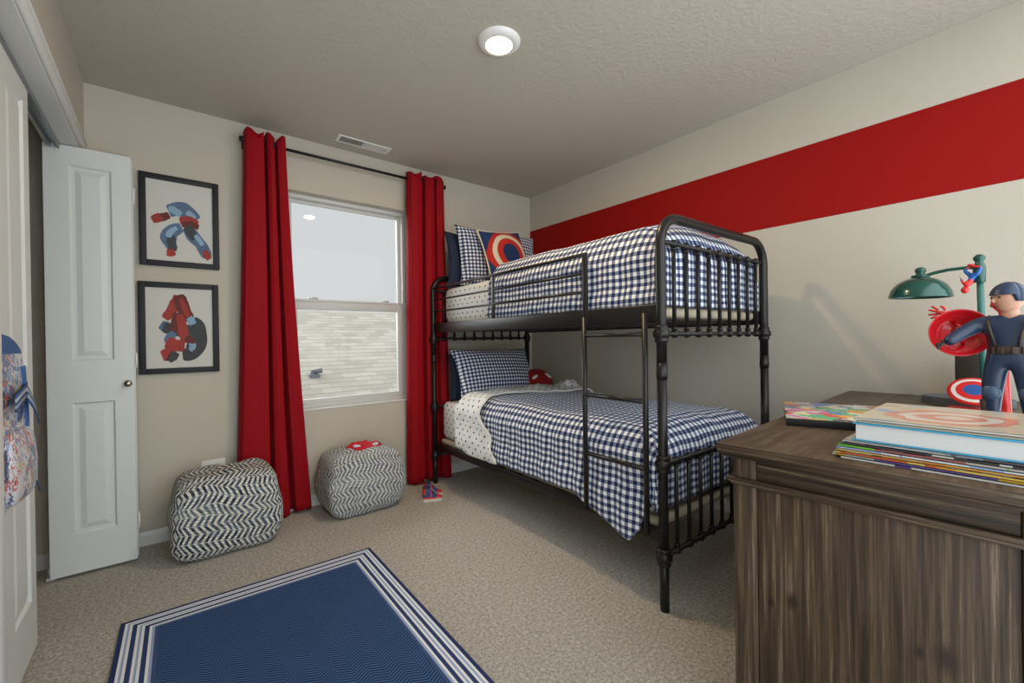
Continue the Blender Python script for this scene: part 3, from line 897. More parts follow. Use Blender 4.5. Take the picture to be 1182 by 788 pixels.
# rug -----------------------------------------------------------------------------------------
def rug():
    A = Vector((-2.872, -.830)); B = Vector((-1.905, -.850))
    L = 1.55
    d = (B-A).normalized(); n = Vector((d.y, -d.x))      # towards the camera
    w = (B-A).length
    bw = .118
    r = thing('rug', 'navy herringbone rug with a white and navy striped border, flat on the carpet', 'rug', (A.x, A.y, 0), math.atan2(d.y, d.x))
    mb = MB(); mb.box((bw-.004, -L+bw-.004, 0), (w-bw+.004, -bw+.004, .010)); mb.build('field', M['rug'], r)
    mb = MB()
    o_ = [(0, 0), (w, 0), (w, -L), (0, -L)]; i_ = [(bw, -bw), (w-bw, -bw), (w-bw, -L+bw), (bw, -L+bw)]
    for k in range(4):
        a, b = o_[k], o_[(k+1) % 4]; c, e = i_[(k+1) % 4], i_[k]
        ln = math.dist(a, b)
        vs = [mb.v((*a, .012)), mb.v((*b, .012)), mb.v((*c, .012)), mb.v((*e, .012))]
        mb.face(vs, 0, False, [(0, 0), (ln, 0), (ln-bw, .12), (bw, .12)])
        lo = [mb.v((*a, 0)), mb.v((*b, 0))]
        mb.face([lo[0], lo[1], vs[1], vs[0]], 0, False, [(0, 0)]*4)
        li = [mb.v((*c, .002)), mb.v((*e, .002))]
        mb.face([li[0], li[1], vs[3], vs[2]], 0, False, [(0, .115)]*4)
    mb.build('border', M['rug_border'], r)
rug()

# ------------------------------------------------------------------------- bunk bed
BX, BY, BR = -1.182, -2.121, -math.radians(1.674)
BM = Matrix.Translation((BX, BY, 0)) @ Matrix.Rotation(BR, 4, 'Z')
BL, BW = 1.985, .925
bed = thing('bunk_bed', 'dark bronze metal bunk bed with spindle ends and ladder against the red striped wall', 'bunk bed', (BX, BY, 0), BR)
br = M['bronze']
ZT, RA = 1.578, .115
for nm, y in (('footboard_frame', 0.0), ('headboard_frame', BL)):
    mb = MB()
    pts = [(0, y, .985)]+[(0, y, 1.2)]+arc((RA, y, ZT-RA), RA, PI, PI/2, 10, (1, 0, 0), (0, 0, 1))+arc((BW-RA, y, ZT-RA), RA, PI/2, 0, 10, (1, 0, 0), (0, 0, 1))+[(BW, y, 1.2), (BW, y, .985)]
    mb.tube(pts, .0205, 16)
    mb.tube([(.0, y, 1.475), (BW, y, 1.475)], .0095, 10); mb.tube([(0, y, 1.105), (BW, y, 1.105)], .0095, 10)
    mb.tube([(.0, y, .585), (BW, y, .585)], .0105, 10); mb.tube([(0, y, .215), (BW, y, .215)], .0105, 10)
    mb.build(nm, br, bed)
    for x in (0, BW):
        mb = MB(); mb.tube([(x, y, .23), (x, y, .990)], .0195, 16); mb.tube([(x, y, 0), (x, y, .23)], .0185, 16); mb.lathe([(0, .925), (.0215, .925), (.0225, .94), (.0215, .990), (0, .990)], 16, 0, Matrix.Translation((x, y, 0))); mb.build('post', br, bed)
        for z in (1.105, .585, .215):
            mb = MB(); mb.lathe([(.0205, -.034), (.026, -.032), (.027, -.024), (.024, -.020), (.031, -.012), (.034, 0), (.031, .012), (.024, .020), (.027, .024), (.026, .032), (.0205, .034)], 18, 0, Matrix.Translation((x, y, z))); mb.build('collar', br, bed)
    for k in range(1, 10):
        x = BW*k/10
        for z0, z1 in ((1.105, 1.475), (.215, .585)):
            mb = MB(); mb.tube([(x, y, z0), (x, y, z1)], .0085, 10)
            for z in (z0, z1): mb.ball((x, y, z), .0175, 0, 12)
            for z in (z0+.022, z1-.022): mb.lathe([(.0085, -.006), (.0125, -.003), (.0125, .003), (.0085, .006)], 10, 0, Matrix.Translation((x, y, z)))
            mb.build('spindle', br, bed)
for x in (0, BW):
    s = 1 if x == 0 else -1
    mb = MB(); mb.box((x-.008, .02, 1.152), (x+.008, BL-.02, 1.224), .003); mb.box((x, .02, 1.152), (x+s*.04, BL-.02, 1.158), .001); mb.build('side_rail', br, bed)
    mb = MB(); mb.box((x-.008, .02, .270), (x+.008, BL-.02, .318), .003); mb.box((x, .02, .270), (x+s*.04, BL-.02, .276), .001); mb.build('side_rail', br, bed)
for z0 in (1.160, .296):
    for k in range(11):
        y = .12+k*(BL-.24)/10
        mb = MB(); mb.box((.01, y-.025, z0), (BW-.01, y+.025, z0+.008), .002); mb.build('slat', br, bed)
# guard rail
for x in (0.0, BW):
    g = .004 if x == 0 else -.004
    mb = MB()
    y0, y1 = .405, BL-.02
    for z in (1.49, 1.40, 1.312): mb.tube([(x, y0, z), (x, y1, z)], .0068 if z < 1.48 else .009, 8)
    mb.box((x-.010, y0-.013, 1.16), (x+.006, y0+.013, 1.497), .003); mb.box((x-.006, 1.165, 1.22), (x+.006, 1.185, 1.49), .002)
    mb.build('guard_rail', br, bed)
for y in (.050, .380):
    mb = MB(); mb.tube([(-.040, y, .300), (-.040, y, 1.19)], .0115, 10); mb.build('ladder_stile', br, bed)
for z in (1.105, .832, .562):
    mb = MB(); mb.tube([(-.040, .050, z), (-.040, .380, z)], .0095, 10); mb.build('ladder_rung', br, bed)

def local(name, label, cat, loc=(0, 0, 0), group=None, rot=0.0):
    p = BM @ Vector(loc)
    return thing(name, label, cat, p, BR+rot, group)

def smooth_box(mb, a, b, bev, seg=5): mb.box(a, b, bev, 0, seg)
# bases and mattresses
for (z0, z1, zt, lab, lab2) in ((.298, .345, .630, 'thin beige cloth bed base under the lower bunk mattress', 'mattress of the lower bunk in a white sheet with navy dots'),
                          (1.168, 1.222, 1.490, 'thin beige cloth bed base under the top bunk mattress', 'mattress of the top bunk in a white sheet with navy dots')):
    r = local('bed_base', lab, 'bed base', (0, 0, z0+.007))
    mb = MB(); smooth_box(mb, (.026, .035, 0), (BW-.03, BL-.045, z1-z0-.007), .018, 4); mb.build('board', M['board'], r)
    r = local('mattress', lab2, 'mattress', (0, 0, z1))
    mb = MB(); mi_ = .068 if z0 > 1 else .034
    smooth_box(mb, (mi_, .050, 0), (BW-mi_, BL-.045, zt-z1), .05, 6); o = mb.build('fitted_sheet', M['dots'], r)

def drape1(d, r):
    if d <= 0: return 0.0, 0.0
    if d < r*PI/2: return r*math.sin(d/r), r*(1-math.cos(d/r))
    return r, r+d-r*PI/2

def quilt(name, mats, parent, z_top, xf, xb, yf, yend, r, hem_front, hem_foot, hem_back, puff, wr, pleat, nu=90, nv=110, m_uv=None, seed=0.0, edge=None, th=.014, start=None, bump=()):
    """cloth laid over a block: front edge x=xf, back x=xb, foot y=yf; hem heights as functions"""
    mb = MB()
    fl = (xb-xf)-2*r                    # flat width
    def P(u, v):
        # length coordinate first
        ye = yend if edge is None else yend+edge(u)
        dropF = z_top-hem_foot-r if hem_foot is not None else None
        if hem_foot is not None:
            tot = (dropF+r*PI/2)+(ye-yf-r)
            s = v*tot-(dropF+r*PI/2)           # negative = over the foot end
        else:
            ys = start(u) if start else yf
            s = ys+(ye-ys)*v
        if hem_foot is not None:
            h, dv = drape1(-s, r)
            y = yf+r-h if s < 0 else yf+r+s
        else: y, dv = s, 0
        hf = hem_front(y); hb = hem_back
        ltot_f = z_top-hf-r+r*PI/2; ltot_b = z_top-hb-r+r*PI/2
        t_ = -ltot_b+(ltot_b+fl+ltot_f)*u            # 0 = start of flat at the back
        if t_ < 0:
            h, du = drape1(-t_, r); x = xb-r+h
        elif t_ > fl:
            h, du = drape1(t_-fl, r); x = xf+r-h
        else:
            x, du = xb-r-t_, 0
        dz = max(du, dv)
        if du > 0 and dv > 0:
            mn = min(du, dv); dz = max(du, dv)+.0*mn
        cx = (x-xf)/(xb-xf); 
        pf = puff*max(0, math.sin(PI*min(1, max(0, cx))))**.5
        if hem_foot is not None: pf *= min(1, max(0, (y-yf)/.14))**.6
        nz = noise.noise(Vector((t_*5+seed, s*4, seed)))*.6+noise.noise(Vector((t_*13, s*11+seed, 2.0)))*.35
        side = min(1, max(du, 0)/.08)
        z = z_top-dz+pf*(1-side)+wr*nz*(1-side*.5)
        for (bx_, by_, bh_) in bump: z += bh_*math.exp(-(((x-bx_)/.09)**2+((y-by_)/.07)**2))*(1+.8*noise.noise(Vector((x*24, y*24, 1))))*(1-side)
        sgn = -1 if t_ > fl else (1 if t_ < 0 else 0)
        x += sgn*(side*(pleat*(math.sin(s*46+3*noise.noise(Vector((s*6, t_*3, seed))))*.5+.5)+wr*nz*.9)+.010*side+.012*min(1, max(0, du-.20)/.06))
        if dv > 0: y -= min(1, dv/.08)*(pleat*.7*(math.sin(t_*38+seed)*.5+.5)+wr*.6*nz)
        return Vector((x, y, z)), (t_, s)
    V = [[P(i/nu, j/nv) for j in range(nv+1)] for i in range(nu+1)]
    vs = [[mb.v(V[i][j][0]) for j in range(nv+1)] for i in range(nu+1)]
    for i in range(nu):
        for j in range(nv):
            q = [(i, j), (i+1, j), (i+1, j+1), (i, j+1)]
            mb.face([vs[a][b] for a, b in q], 0, True, [V[a][b][1] for a, b in q])
    o = mb.build(name, mats, parent, False)
    mod(o, 'SOLIDIFY', thickness=th, offset=0.0)
    return o

lowhem = [(.03, .42), (.075, .37), (.105, .285), (.15, .235), (.20, .245), (.33, .300), (.49, .352), (.76, .350), (1.12, .346), (1.30, .36)]
q1 = local('comforter', 'navy and white gingham comforter on the lower bunk with a turned back dotted edge', 'comforter', (0, 0, .63), 'gingham comforters')
off = lambda t_: [(a, b-.63) for a, b in t_]
LT = off(lowhem)
quilt('cover', M['ging'], q1, .040, .006, .905, .032, 1.44, .085, lambda y: interp(LT, y), -.24, -.16, .045, .014, .011, seed=1.3, edge=lambda u: .05*math.sin(u*7)-.10*max(0, u-.6))
bandhem = [(1.0, .345-.63), (1.25, .345-.63), (1.35, .338-.63), (1.62, .372-.63)]
E0 = [(0, 1.16), (.35, 1.20), (.52, 1.30), (.62, 1.36), (.76, 1.32), (.90, 1.20), (1.0, 1.10)]
o = quilt('turned_back_edge', [M['dots'], M['white_cloth']], q1, .062, -.016, .912, 1.19, 1.50, .085, lambda y: interp(bandhem, y), None, -.10, .040, .022, .010, nu=120, nv=40, seed=6.6,
          edge=lambda u: .17-.12*u+.03*math.sin(u*9), th=.014, start=lambda u: interp(E0, u)+.012*math.sin(u*40), bump=((.80, 1.34, .055), (.55, 1.42, .02)))
o.modifiers[-1].material_offset_rim = 1
tag(o, 'white turned back edge with small navy dots')
q2 = local('comforter', 'navy and white gingham comforter on the top bunk behind the guard rail', 'comforter', (0, 0, 1.49), 'gingham comforters')
UT = [(0, 1.226-1.49), (2, 1.230-1.49)]
quilt('cover', M['ging'], q2, .028, .052, .885, .026, 1.27, .095, lambda y: interp(UT, y)+.010*noise.noise(Vector((y*7, 0, 3))), -.270, -.2, .110, .011, .007, seed=4.2)

# pillows -------------------------------------------------------------------------
def pillow(name, label, w, h, th, mat, loc, lean, yaw, roll=0.0, flange=.0, group='bed pillows', piping=None, base=1.0):
    """stands on its lower edge; w along local x, h up, leaning back by lean"""
    p = BM @ Vector(loc)
    r = thing(name, label, 'pillow', p, BR+yaw, group)
    Mx = Matrix.Rotation(-lean, 4, 'X') @ Matrix.Rotation(roll, 4, 'Y')
    mb = MB()
    N = 26
    def S(i, j, sg):
        a = i/N*2-1; b = j/N*2-1
        pin = .075
        x = a*w/2*(1-pin*(1-abs(b)**2.2)*(abs(a)**2)); z = b*h/2*(1-pin*(1-abs(a)**2.2)*(abs(b)**2))
        ca, cb = (1-abs(a)**2.6), (1-abs(b)**2.6)
        d = th/2*(max(0, ca)*max(0, cb))**.55
        d *= 1+.12*noise.noise(Vector((a*2, b*2, w*9+sg)))
        d -= .10*th*base*max(0, -b)**2*0
        sag = .02*(a*a)
        return Mx @ Vector((x, sg*d, h/2+z-sag*0)), (x, z)
    ids = {}
    for sg in (-1, 1):
        for i in range(N+1):
            for j in range(N+1):
                bd = i in (0, N) or j in (0, N)
                k = (i, j, 0 if bd else sg)
                if k not in ids:
                    q, uv = S(i, j, sg)
                    ids[k] = (mb.v(q), uv)
        for i in range(N):
            for j in range(N):
                q = [(i, j), (i+1, j), (i+1, j+1), (i, j+1)]
                kk = [(a, b, 0 if (a in (0, N) or b in (0, N)) else sg) for a, b in q]
                mb.face([ids[k][0] for k in kk], 0, True, [ids[k][1] for k in kk])
    o = mb.build('pillow_cover', mat, r)
    if piping:
        mb = MB()
        loop = [(i, 0) for i in range(N)]+[(N, j) for j in range(N)]+[(N-i, N) for i in range(N)]+[(0, N-j) for j in range(N)]
        mb.tube([S(i, j, 1)[0] for i, j in loop], .006, 8, 0, False, True)
        mb.build('piping', piping, r)
    return r
ZU = 1.487
pillow('pillow', 'navy pillow at the head of the top bunk, behind the gingham pillow', .74, .43, .12, M['navy'], (.415, 1.845, ZU+.004), .10, .02, .0)
pillow('pillow', 'gingham pillow at the head of the top bunk behind the ringed cushion', .78, .465, .15, M['ging_small'], (.470, 1.715, ZU+.006), .16, .02, .0)
pillow('cushion', 'navy square cushion with red and cream rings on the top bunk', .42, .42, .14, M['roundel_cushion'], (.455, 1.560, ZU+.030), .26, .06, -.12, piping=M['cream'])
ZLW = .628
pillow('pillow', 'navy pillow on the lower bunk behind the gingham pillow', .72, .36, .12, M['navy'], (.42, 1.850, ZLW+.004), .14, .03, .0)
pillow('pillow', 'gingham pillow standing at the head of the lower bunk', .74, .395, .17, M['ging_small'], (.405, 1.655, ZLW+.034), .42, .04, .02)
pl_ = local('plush_cushion', 'red plush cushion with white patches at the wall side of the lower bunk', 'cushion', (.80, 1.70, ZLW+.012))
mb = MB(); mb.ball((0, 0, .10), 1, 0, 24, (.155, .085, .105), Matrix.Rotation(.25, 4, 'Y')); mb.build('body', M['plush_red'], pl_)
for sx, rr in ((-.07, -.4), (.065, .5)):
    mb = MB(); mb.ball((sx, -.055, .150), 1, 0, 16, (.040, .014, .017), Matrix.Rotation(rr, 4, 'Y') @ Matrix.Rotation(-.6, 4, 'X')); mb.build('patch', M['plush_white'], pl_)

# --------------------------------------------------------------------------- dresser
DX, DY, DR = -1.590, -2.532, math.radians(2.6)
DM = Matrix.Translation((DX, DY, 0)) @ Matrix.Rotation(DR, 4, 'Z')
dr = thing('dresser', 'dark brown wooden dresser with panelled end, stacked with comic books', 'dresser', (DX, DY, 0), DR)
DLn, DD, DZ = 1.53, .608, .812
mb = MB(); mb.box((0, -DD, DZ-.026), (DLn, 0, DZ), .004); mb.box((.008, -DD+.008, DZ-.036), (DLn-.008, -.008, DZ-.025), .005); mb.build('top', [M['wood_top'], M['wood_y']], dr)
for p in bpy.data.objects['top'].data.polygons:
    if p.normal.x < -.5: p.material_index = 1
e = .030
mb = MB(); mb.box((e+.012, -DD+e+.03, .06), (DLn-e, -e-.012, DZ-.034)); mb.build('body', M['wood_z'], dr)
for y0 in (-e-.056, -DD+e):
    mb = MB(); mb.box((e, y0, 0), (e+.05, y0+.056, DZ-.034), .003); mb.build('corner_post', M['wood_z'], dr)
    mb = MB(); mb.box((DLn-e-.05, y0, 0), (DLn-e, y0+.056, DZ-.034), .003); mb.build('corner_post', M['wood_z'], dr)
mb = MB(); mb.box((e+.004, -DD+e+.0562, .715), (e+.03, -e-.0562, DZ-.034), .002); mb.build('apron_rail', M['wood_y'], dr)
mb = MB(); mb.box((e-.012, -DD+e-.006, .712), (e+.03, -e+.012, .724), .004); mb.box((e-.005, -DD+e-.003, .704), (e+.03, -e+.005, .713), .002); mb.box((e, -e-.02, .706), (DLn-e, -e+.012, .724), .005); mb.build('bead_moulding', M['wood_y'], dr)
mb = MB(); n_p = 1; yy0, yy1 = -DD+e+.0562, -e-.0562
for k in range(n_p):
    a = yy0+(yy1-yy0)*k/n_p; b = yy0+(yy1-yy0)*(k+1)/n_p
    mb.box((e+.006, a+.0003, .10), (e+.02, b-.0003, .702), .0012)
mb.build('end_panel', M['wood_z'], dr)
mb = MB(); mb.box((e+.003, yy0, .03), (e+.028, yy1, .10), .003); mb.build('bottom_rail', M['wood_y'], dr)
for k in range(2):
    for j in range(3):
        x0 = e+.06+k*(DLn-2*e-.12)/2; x1 = x0+(DLn-2*e-.12)/2-.01
        z0 = .08+j*.205
        mb = MB(); mb.box((x0, -e-.014, z0), (x1, -e+.004, z0+.195), .004); dd = mb.build('drawer', M['wood_top'], dr)
        mb = MB(); mb.lathe([(0, 0), (.008, 0), (.008, .012), (.016, .018), (.014, .028), (0, .030)], 14, 0, Matrix.Translation(((x0+x1)/2, -e+.004, z0+.10)) @ Matrix.Rotation(-PI/2, 4, 'X')); mb.build('knob', M['bronze'], dd)

# books and comics ------------------------------------------------------------------------
def comic(loc, rz_, w, l, th, label, cov, pg, group='comic books on the dresser', name='comic_book', spine_mat=None):
    """w along local x, l along local -y; near edge at x=0"""
    r = thing(name, label, 'book', loc, rz_, group)
    mb = MB(); mb.box((.0015, -l+.002, .0006), (w-.002, -.002, th-.0006)); mb.build('pages', pg, r)
    mb = MB(); mb.box((0, -l, 0), (w, 0, .0008)); mb.box((0, -l, th-.0008), (w, 0, th))
    mb.box((0, -l, 0), (.0012, 0, th), 0, 1)
    mb.build('cover', [cov, spine_mat or cov], r)
    return r
def hardcover(loc, rz_, w, l, th, label, cov, pg, spine_m, lip=.005, spine_side=None):
    r = thing('hardcover_book', label, 'book', loc, rz_, 'hardcover books on the dresser')
    mb = MB(); mb.box((lip, -l+lip, .003), (w-lip, -lip, th-.003)); mb.build('pages', pg, r)
    mb = MB(); mb.box((0, -l, 0), (w, 0, .003), .001, 1); mb.box((0, -l, th-.003), (w, 0, th), .001, 0)
    if spine_side == 'near': mb.box((-.001, -l, 0), (.004, 0, th), .0015, 1)
    else: mb.box((w-.004, -l, 0), (w, 0, th), .0015, 1)
    mb.build('cover', [cov, spine_m], r)
    return r
specs = [  # thickness, edge jitter, cover palette, label
    (.0050, .000, -.012, [(.60, .60, .58), (.10, .06, .25), (.62, .61, .58), (.60, .60, .58)], 'comic book with a white and purple edge, lowest in the stack on the dresser'),
    (.0052, .002, .004, [(.45, .44, .42), (.58, .36, .03), (.12, .08, .28), (.55, .54, .50)], 'comic book with a grey, yellow and purple edge, second from the bottom of the stack'),
    (.0052, -.001, .000, [(.58, .38, .06), (.55, .25, .03), (.50, .10, .03), (.58, .42, .10)], 'comic book with an orange and yellow edge, third from the bottom of the stack'),
    (.0050, .004, -.003, [(.52, .27, .05), (.50, .30, .12), (.55, .40, .12), (.48, .20, .05)], 'comic book with an orange edge, fourth from the bottom of the stack'),
    (.0046, .003, -.004, [(.60, .61, .64), (.30, .38, .58), (.62, .63, .65), (.45, .50, .62)], 'comic book with a white and pale blue edge, fifth from the bottom of the stack'),
    (.0050, .006, -.006, [(.25, .06, .06), (.12, .42, .04), (.28, .09, .09), (.40, .37, .34)], 'comic book with a dark red and green edge, sixth from the bottom of the stack'),
    (.0048, .009, -.010, [(.03, .03, .035), (.05, .045, .045), (.45, .45, .45), (.03, .03, .035)], 'comic book with a black edge, seventh from the bottom of the stack'),
    (.0045, .012, -.014, [(.36, .36, .36), (.40, .40, .40), (.08, .08, .09), (.20, .24, .30)], 'comic book with a grey edge, just below the blue hardcover in the stack')]
z = DZ
for i, (th, jx, jy, cols, lab) in enumerate(specs):
    cv_ = cover('comic cover %s' % 'abcdefgh'[i], 18, [cols[0], (.60, .55, .45), (.14, .12, .11), cols[1], (.55, .50, .42)], i*1.7)
    comic((-1.532+jx, -2.776+jy, z), .0, .265+.004*(i % 3), .345-.004*(i % 2), th, lab, cv_, M['pages'], spine_mat=spine('comic edge %s' % 'abcdefgh'[i], cols, i*2.31))
    z += th+.0002
hardcover((-1.515, -2.806, z), .0, .25, .33, .040, 'thick blue hardcover book with white pages, near the top of the stack', M['blue_cover'], M['pages'], M['blue_cover'])
z += .0402
comic((-1.508, -2.814, z), .0, .30, .34, .0042, 'comic book with a tan edge, second from the top of the stack', M['cover_b'], M['pages_tan'], spine_mat=M['pages_tan'])
z += .0044
comic((-1.500, -2.805, z), .0, .325, .34, .0046, 'large tan comic book with red and blue cover art, topmost of the stack', M['cover_b'], M['pages_tan'], spine_mat=M['pages'])
ztop = z+.0046
u_ = Vector((.94, .34)).normalized()
hardcover((-1.225, -2.575, DZ), math.atan2(u_.y, u_.x),   .395, .30, .024, 'colourful covered book with a black spine, lying askew beside the stack', M['cover_a'], M['black_cover'], M['black_cover'], .004, 'near')

# lamp ----------------------------------------------------------------------------------
LX = -.285
lp = thing('desk_lamp', 'green domed lamp on a slate base at the back of the dresser', 'lamp', (LX, -2.885, DZ))
g = M['green']
mb = MB()
pl2 = [(.10*math.cos(a)*1.0+.0, .128*math.sin(a)) for a in [2*PI*k/40 for k in range(40)]]
mb.prism(pl2, 0, .026); mb.prism([(x*.97, y*.97) for x, y in pl2], .026, .029); mb.build('base', M['slate'], lp)
mb = MB(); mb.tube([(.02, -.048, .028), (.015, -.042, .30), (0, -.038, .572)], [.0125, .0105, .0095], 14); mb.lathe([(.0125, .0), (.022, .0), (.02, .012), (.0125, .018)], 16, 0, Matrix.Translation((.02, -.048, .028))); mb.build('pole', M['teal'], lp)
mb = MB(); mb.lathe([(.0095, -.075), (.017, -.075), (.018, -.02), (.016, -.008), (.012, .0), (.012, .006), (.017, .012), (.017, .022), (.009, .031), (0, .033)], 18, 0, Matrix.Translation((0, -.038, .548))); mb.build('finial', g, lp)
mb = MB(); mb.tube([(0, -.046, .525), (0, -.01, .534), (0, .05, .532), (0, .09, .524), (0, .122, .514)], .0065, 10); mb.build('arm', g, lp)
shx, shy, shz = 0, .130, .432
mb = MB()
pr_ = [(.098*math.cos(a), .082*math.sin(a)) for a in [PI/2*k/14 for k in range(15)]]
prof = [(.100, -.004), (.0995, .002)]+pr_[1:13]+[(.030, .081), (.028, .088), (.016, .090), (.014, .098), (.018, .104), (.017, .115), (.009, .121), (0, .122)]
tilt = Matrix.Translation((shx, shy, shz)) @ Matrix.Rotation(.03, 4, 'X')
mb.lathe(prof, 40, 0, tilt); mb.lathe([(.100, -.004)]+[(r*.965, z*.95-.003) for r, z in pr_], 40, 0, tilt); mb.build('shade', g, lp, False)
mb = MB(); mb.ball((shx, shy, shz+.035), .026, 0, 14); mb.lathe([(.014, .045), (.014, .075)], 12, 0, tilt); mb.build('bulb', M['white'], lp)
bb = thing('wooden_block', 'dark brown wooden block standing behind the green lamp pole', 'block', (-.125, -2.895, DZ))
mb = MB(); mb.box((-.035, -.055, 0), (.035, .052, .192), .004); mb.build('block', M['brown_block'], bb)

# discs ----------------------------------------------------------------------------------
dc = thing('toy_disc', 'round red, cream and blue ringed toy disc leaning at the front of the lamp base', 'disc', (-.440, -2.915, DZ))
mb = MB()
Rm = Matrix.Translation((.02, 0, .066)) @ Matrix.Rotation(.10, 4, 'X') @ Matrix.Rotation(-.70, 4, 'Y')
prof = [(0, .008), (.02, .0078), (.04, .006), (.058, .003), (.070, 0.0), (.0705, -.002), (.058, .0), (.04, .003), (0, .005)]
mb.lathe(prof, 44, 0, Rm)
ri = Rm.inverted()
for f in mb.bm.faces:
    for l in f.loops:
        c = ri @ l.vert.co; l[mb.uv].uv = (c.x, c.y)
mb.build('disc', M['roundel_disc'], dc)
mb = MB(); mb.box((-.02, -.02, 0), (.05, .065, .006), .002); mb.build('stand_foot', M['toy_red'], dc)

# toy figures ------------------------------------------------------------------------------
def hand(mb, c, d, side, s, splay=.12, curl=.2, ):
    """palm and five fingers; c wrist, d pointing direction, side = thumb side vector, s = hand length"""
    c = Vector(c); d = Vector(d).normalized(); side = (Vector(side)-d*Vector(side).dot(d)).normalized(); n = d.cross(side).normalized()
    mb.tube([c, c+d*s*.25, c+d*s*.52], [s*.16, s*.22, s*.22], 10, 0, True, False, .6)
    for k, ln in enumerate((.42, .48, .46, .36)):
        o_ = (k-1.5)*-.13*s
        b = c+d*s*.48+side*o_
        dv = (d+side*(-(k-1.5)*splay)).normalized()
        p1 = b+dv*s*ln*.5-n*s*ln*curl*.25
        p2 = p1+(dv*(1-curl*.8)-n*curl).normalized()*s*ln*.5
        mb.tube([b, p1, p2], [s*.075, s*.07, s*.05], 8)
    b = c+d*s*.15+side*s*.18
    p1 = b+(d*.5+side*.8).normalized()*s*.22; p2 = p1+(d*.9+side*.3-n*curl).normalized()*s*.18
    mb.tube([b, p1, p2], [s*.085, s*.08, s*.055], 8)

def head(parent, c, s, yaw, mface, mhood, hood):
    """c chin-neck point, s head height; faces local -Y turned by yaw"""
    R_ = Matrix.Translation(Vector(c)) @ Matrix.Rotation(yaw, 4, 'Z')
    mb = MB()
    def hd(u, v):
        a = 2*PI*u; b = PI*v
        x = math.sin(b)*math.cos(a)*.37; y = math.sin(b)*math.sin(a)*.43; z = .52-math.cos(b)*-.5*-1
        z = .5+math.cos(b)*.5
        k = 1-.28*max(0, (.45-z)/.45)
        if y < 0 and .2 < z < .62: y *= .94
        return R_ @ (Vector((x*k, y*k-.02*(z < .3), z))*s)
    mb.grid(hd, 24, 16)
    mb.tube([R_ @ (Vector((0, .05, -.22))*s), R_ @ (Vector((0, .03, .15))*s)], .20*s, 12)
    mb.ball(R_ @ (Vector((0, -.42, .42))*s), .055*s, 0, 8, (.7, 1.1, 1.3), Matrix.Rotation(yaw, 4, 'Z'))
    for sx in (-1, 1): mb.ball(R_ @ (Vector((sx*.37, .02, .46))*s), .075*s, 0, 8, (.4, .8, 1.2), Matrix.Rotation(yaw, 4, 'Z'))
    h = mb.build('head', mface, parent)
    if hood:
        mb = MB()
        def hf(u, v):
            a = 2*PI*u; b = v*PI*.60
            x = math.sin(b)*math.cos(a)*.41; y = math.sin(b)*math.sin(a)*.47; z = .53+math.cos(b)*.50
            if y < -.1: z = max(z, .60)
            return R_ @ (Vector((x, y, z))*s)
        mb.grid(hf, 28, 12)
        o = mb.build('cap', mhood, parent, False); mod(o, 'SOLIDIFY', thickness=.002, offset=1)
        for sx in (-1, 1):
            mb = MB(); mb.ball(R_ @ (Vector((sx*.14, -.375, .52))*s), .045*s, 0, 8, (1.2, .6, .6), Matrix.Rotation(yaw, 4, 'Z')); mb.build('eye', M['toy_dark'], parent)
        mb = MB(); mb.ball(R_ @ (Vector((0, -.375, .22))*s), .07*s, 0, 8, (1.4, .5, .35), Matrix.Rotation(yaw, 4, 'Z')); mb.build('mouth', M['p_dred'], parent)
    return h

def figure(parent, Hh, m, rarm, larm, slim=1.0, bulk=1.0):
    v = [(0, 0, .53), (0, .005, .60), (0, .0, .685), (0, .01, .755), (0, .01, .80),
         (-.065, 0, .50), (-.078, -.012, .29), (-.088, .0, .07), (-.09, -.045, .025),
         (.065, 0, .50), (.085, -.006, .29), (.10, .012, .07), (.105, -.033, .025),
         (-.125, .01, .755), rarm[0], rarm[1], (.125, .01, .755), larm[0], larm[1]]
    e_ = [(0, 1), (1, 2), (2, 3), (3, 4), (0, 5), (5, 6), (6, 7), (7, 8), (0, 9), (9, 10), (10, 11), (11, 12), (3, 13), (13, 14), (14, 15), (3, 16), (16, 17), (17, 18)]
    b = bulk
    r = [(.088*b, .066*b), (.082*b, .062*b), (.108*b, .074*b), (.088*b, .062*b), .045, .068*b, .052*b, .036*b, .034, .068*b, .052*b, .036*b, .034, .052*b, .044*b, .033*b, .052*b, .044*b, .033*b]
    return skin('body', v, e_, r, m, parent, 0, 2, Hh)

HN = .405
tn = thing('toy_figure', 'navy toy figure with brown belt standing behind the comic stack, one arm stretched out', 'toy figure', (-.955, -3.020, DZ), -PI/2-.12, 'toy figures on the dresser')
rA = ((-.205, -.075, .690), (-.275, -.150, .618))
lA = ((.205, .02, .60), (.165, -.135, .535))
figure(tn, HN, M['toy_navy'], rA, lA, 1, 1.08)
for (wr, dd, sd) in ((rA[1], (-.55, -.6, -.25), (0, -.3, 1)), (lA[1], (-.5, -.6, -.1), (0, 0, 1))):
    mb = MB(); hand(mb, Vector(wr)*HN, dd, sd, .034, .05, 1.2); mb.build('hand', M['toy_dark'], tn)
head(tn, (0, -.004, .815*HN), .082, -.75, M['skin'], M['toy_navy'], True)
def band(c, rx, ry_, h, m, name, parent, tilt=0):
    mb = MB()
    n = 28
    rings = []
    for (k, z) in ((1.0, -h/2), (1.07, -h/2), (1.07, h/2), (1.0, h/2)):
        rings.append([Vector((rx*k*math.cos(2*PI*i/n), ry_*k*math.sin(2*PI*i/n), z)) for i in range(n)])
    Mt = Matrix.Translation(Vector(c)) @ Matrix.Rotation(tilt, 4, 'Y')
    rv = [[mb.v(Mt @ p) for p in r_] for r_ in rings]
    for a in range(4):
        A, B = rv[a], rv[(a+1) % 4]
        for i in range(n): mb.face([A[i], A[(i+1) % n], B[(i+1) % n], B[i]], 0, True)
    return mb.build(name, m, parent)
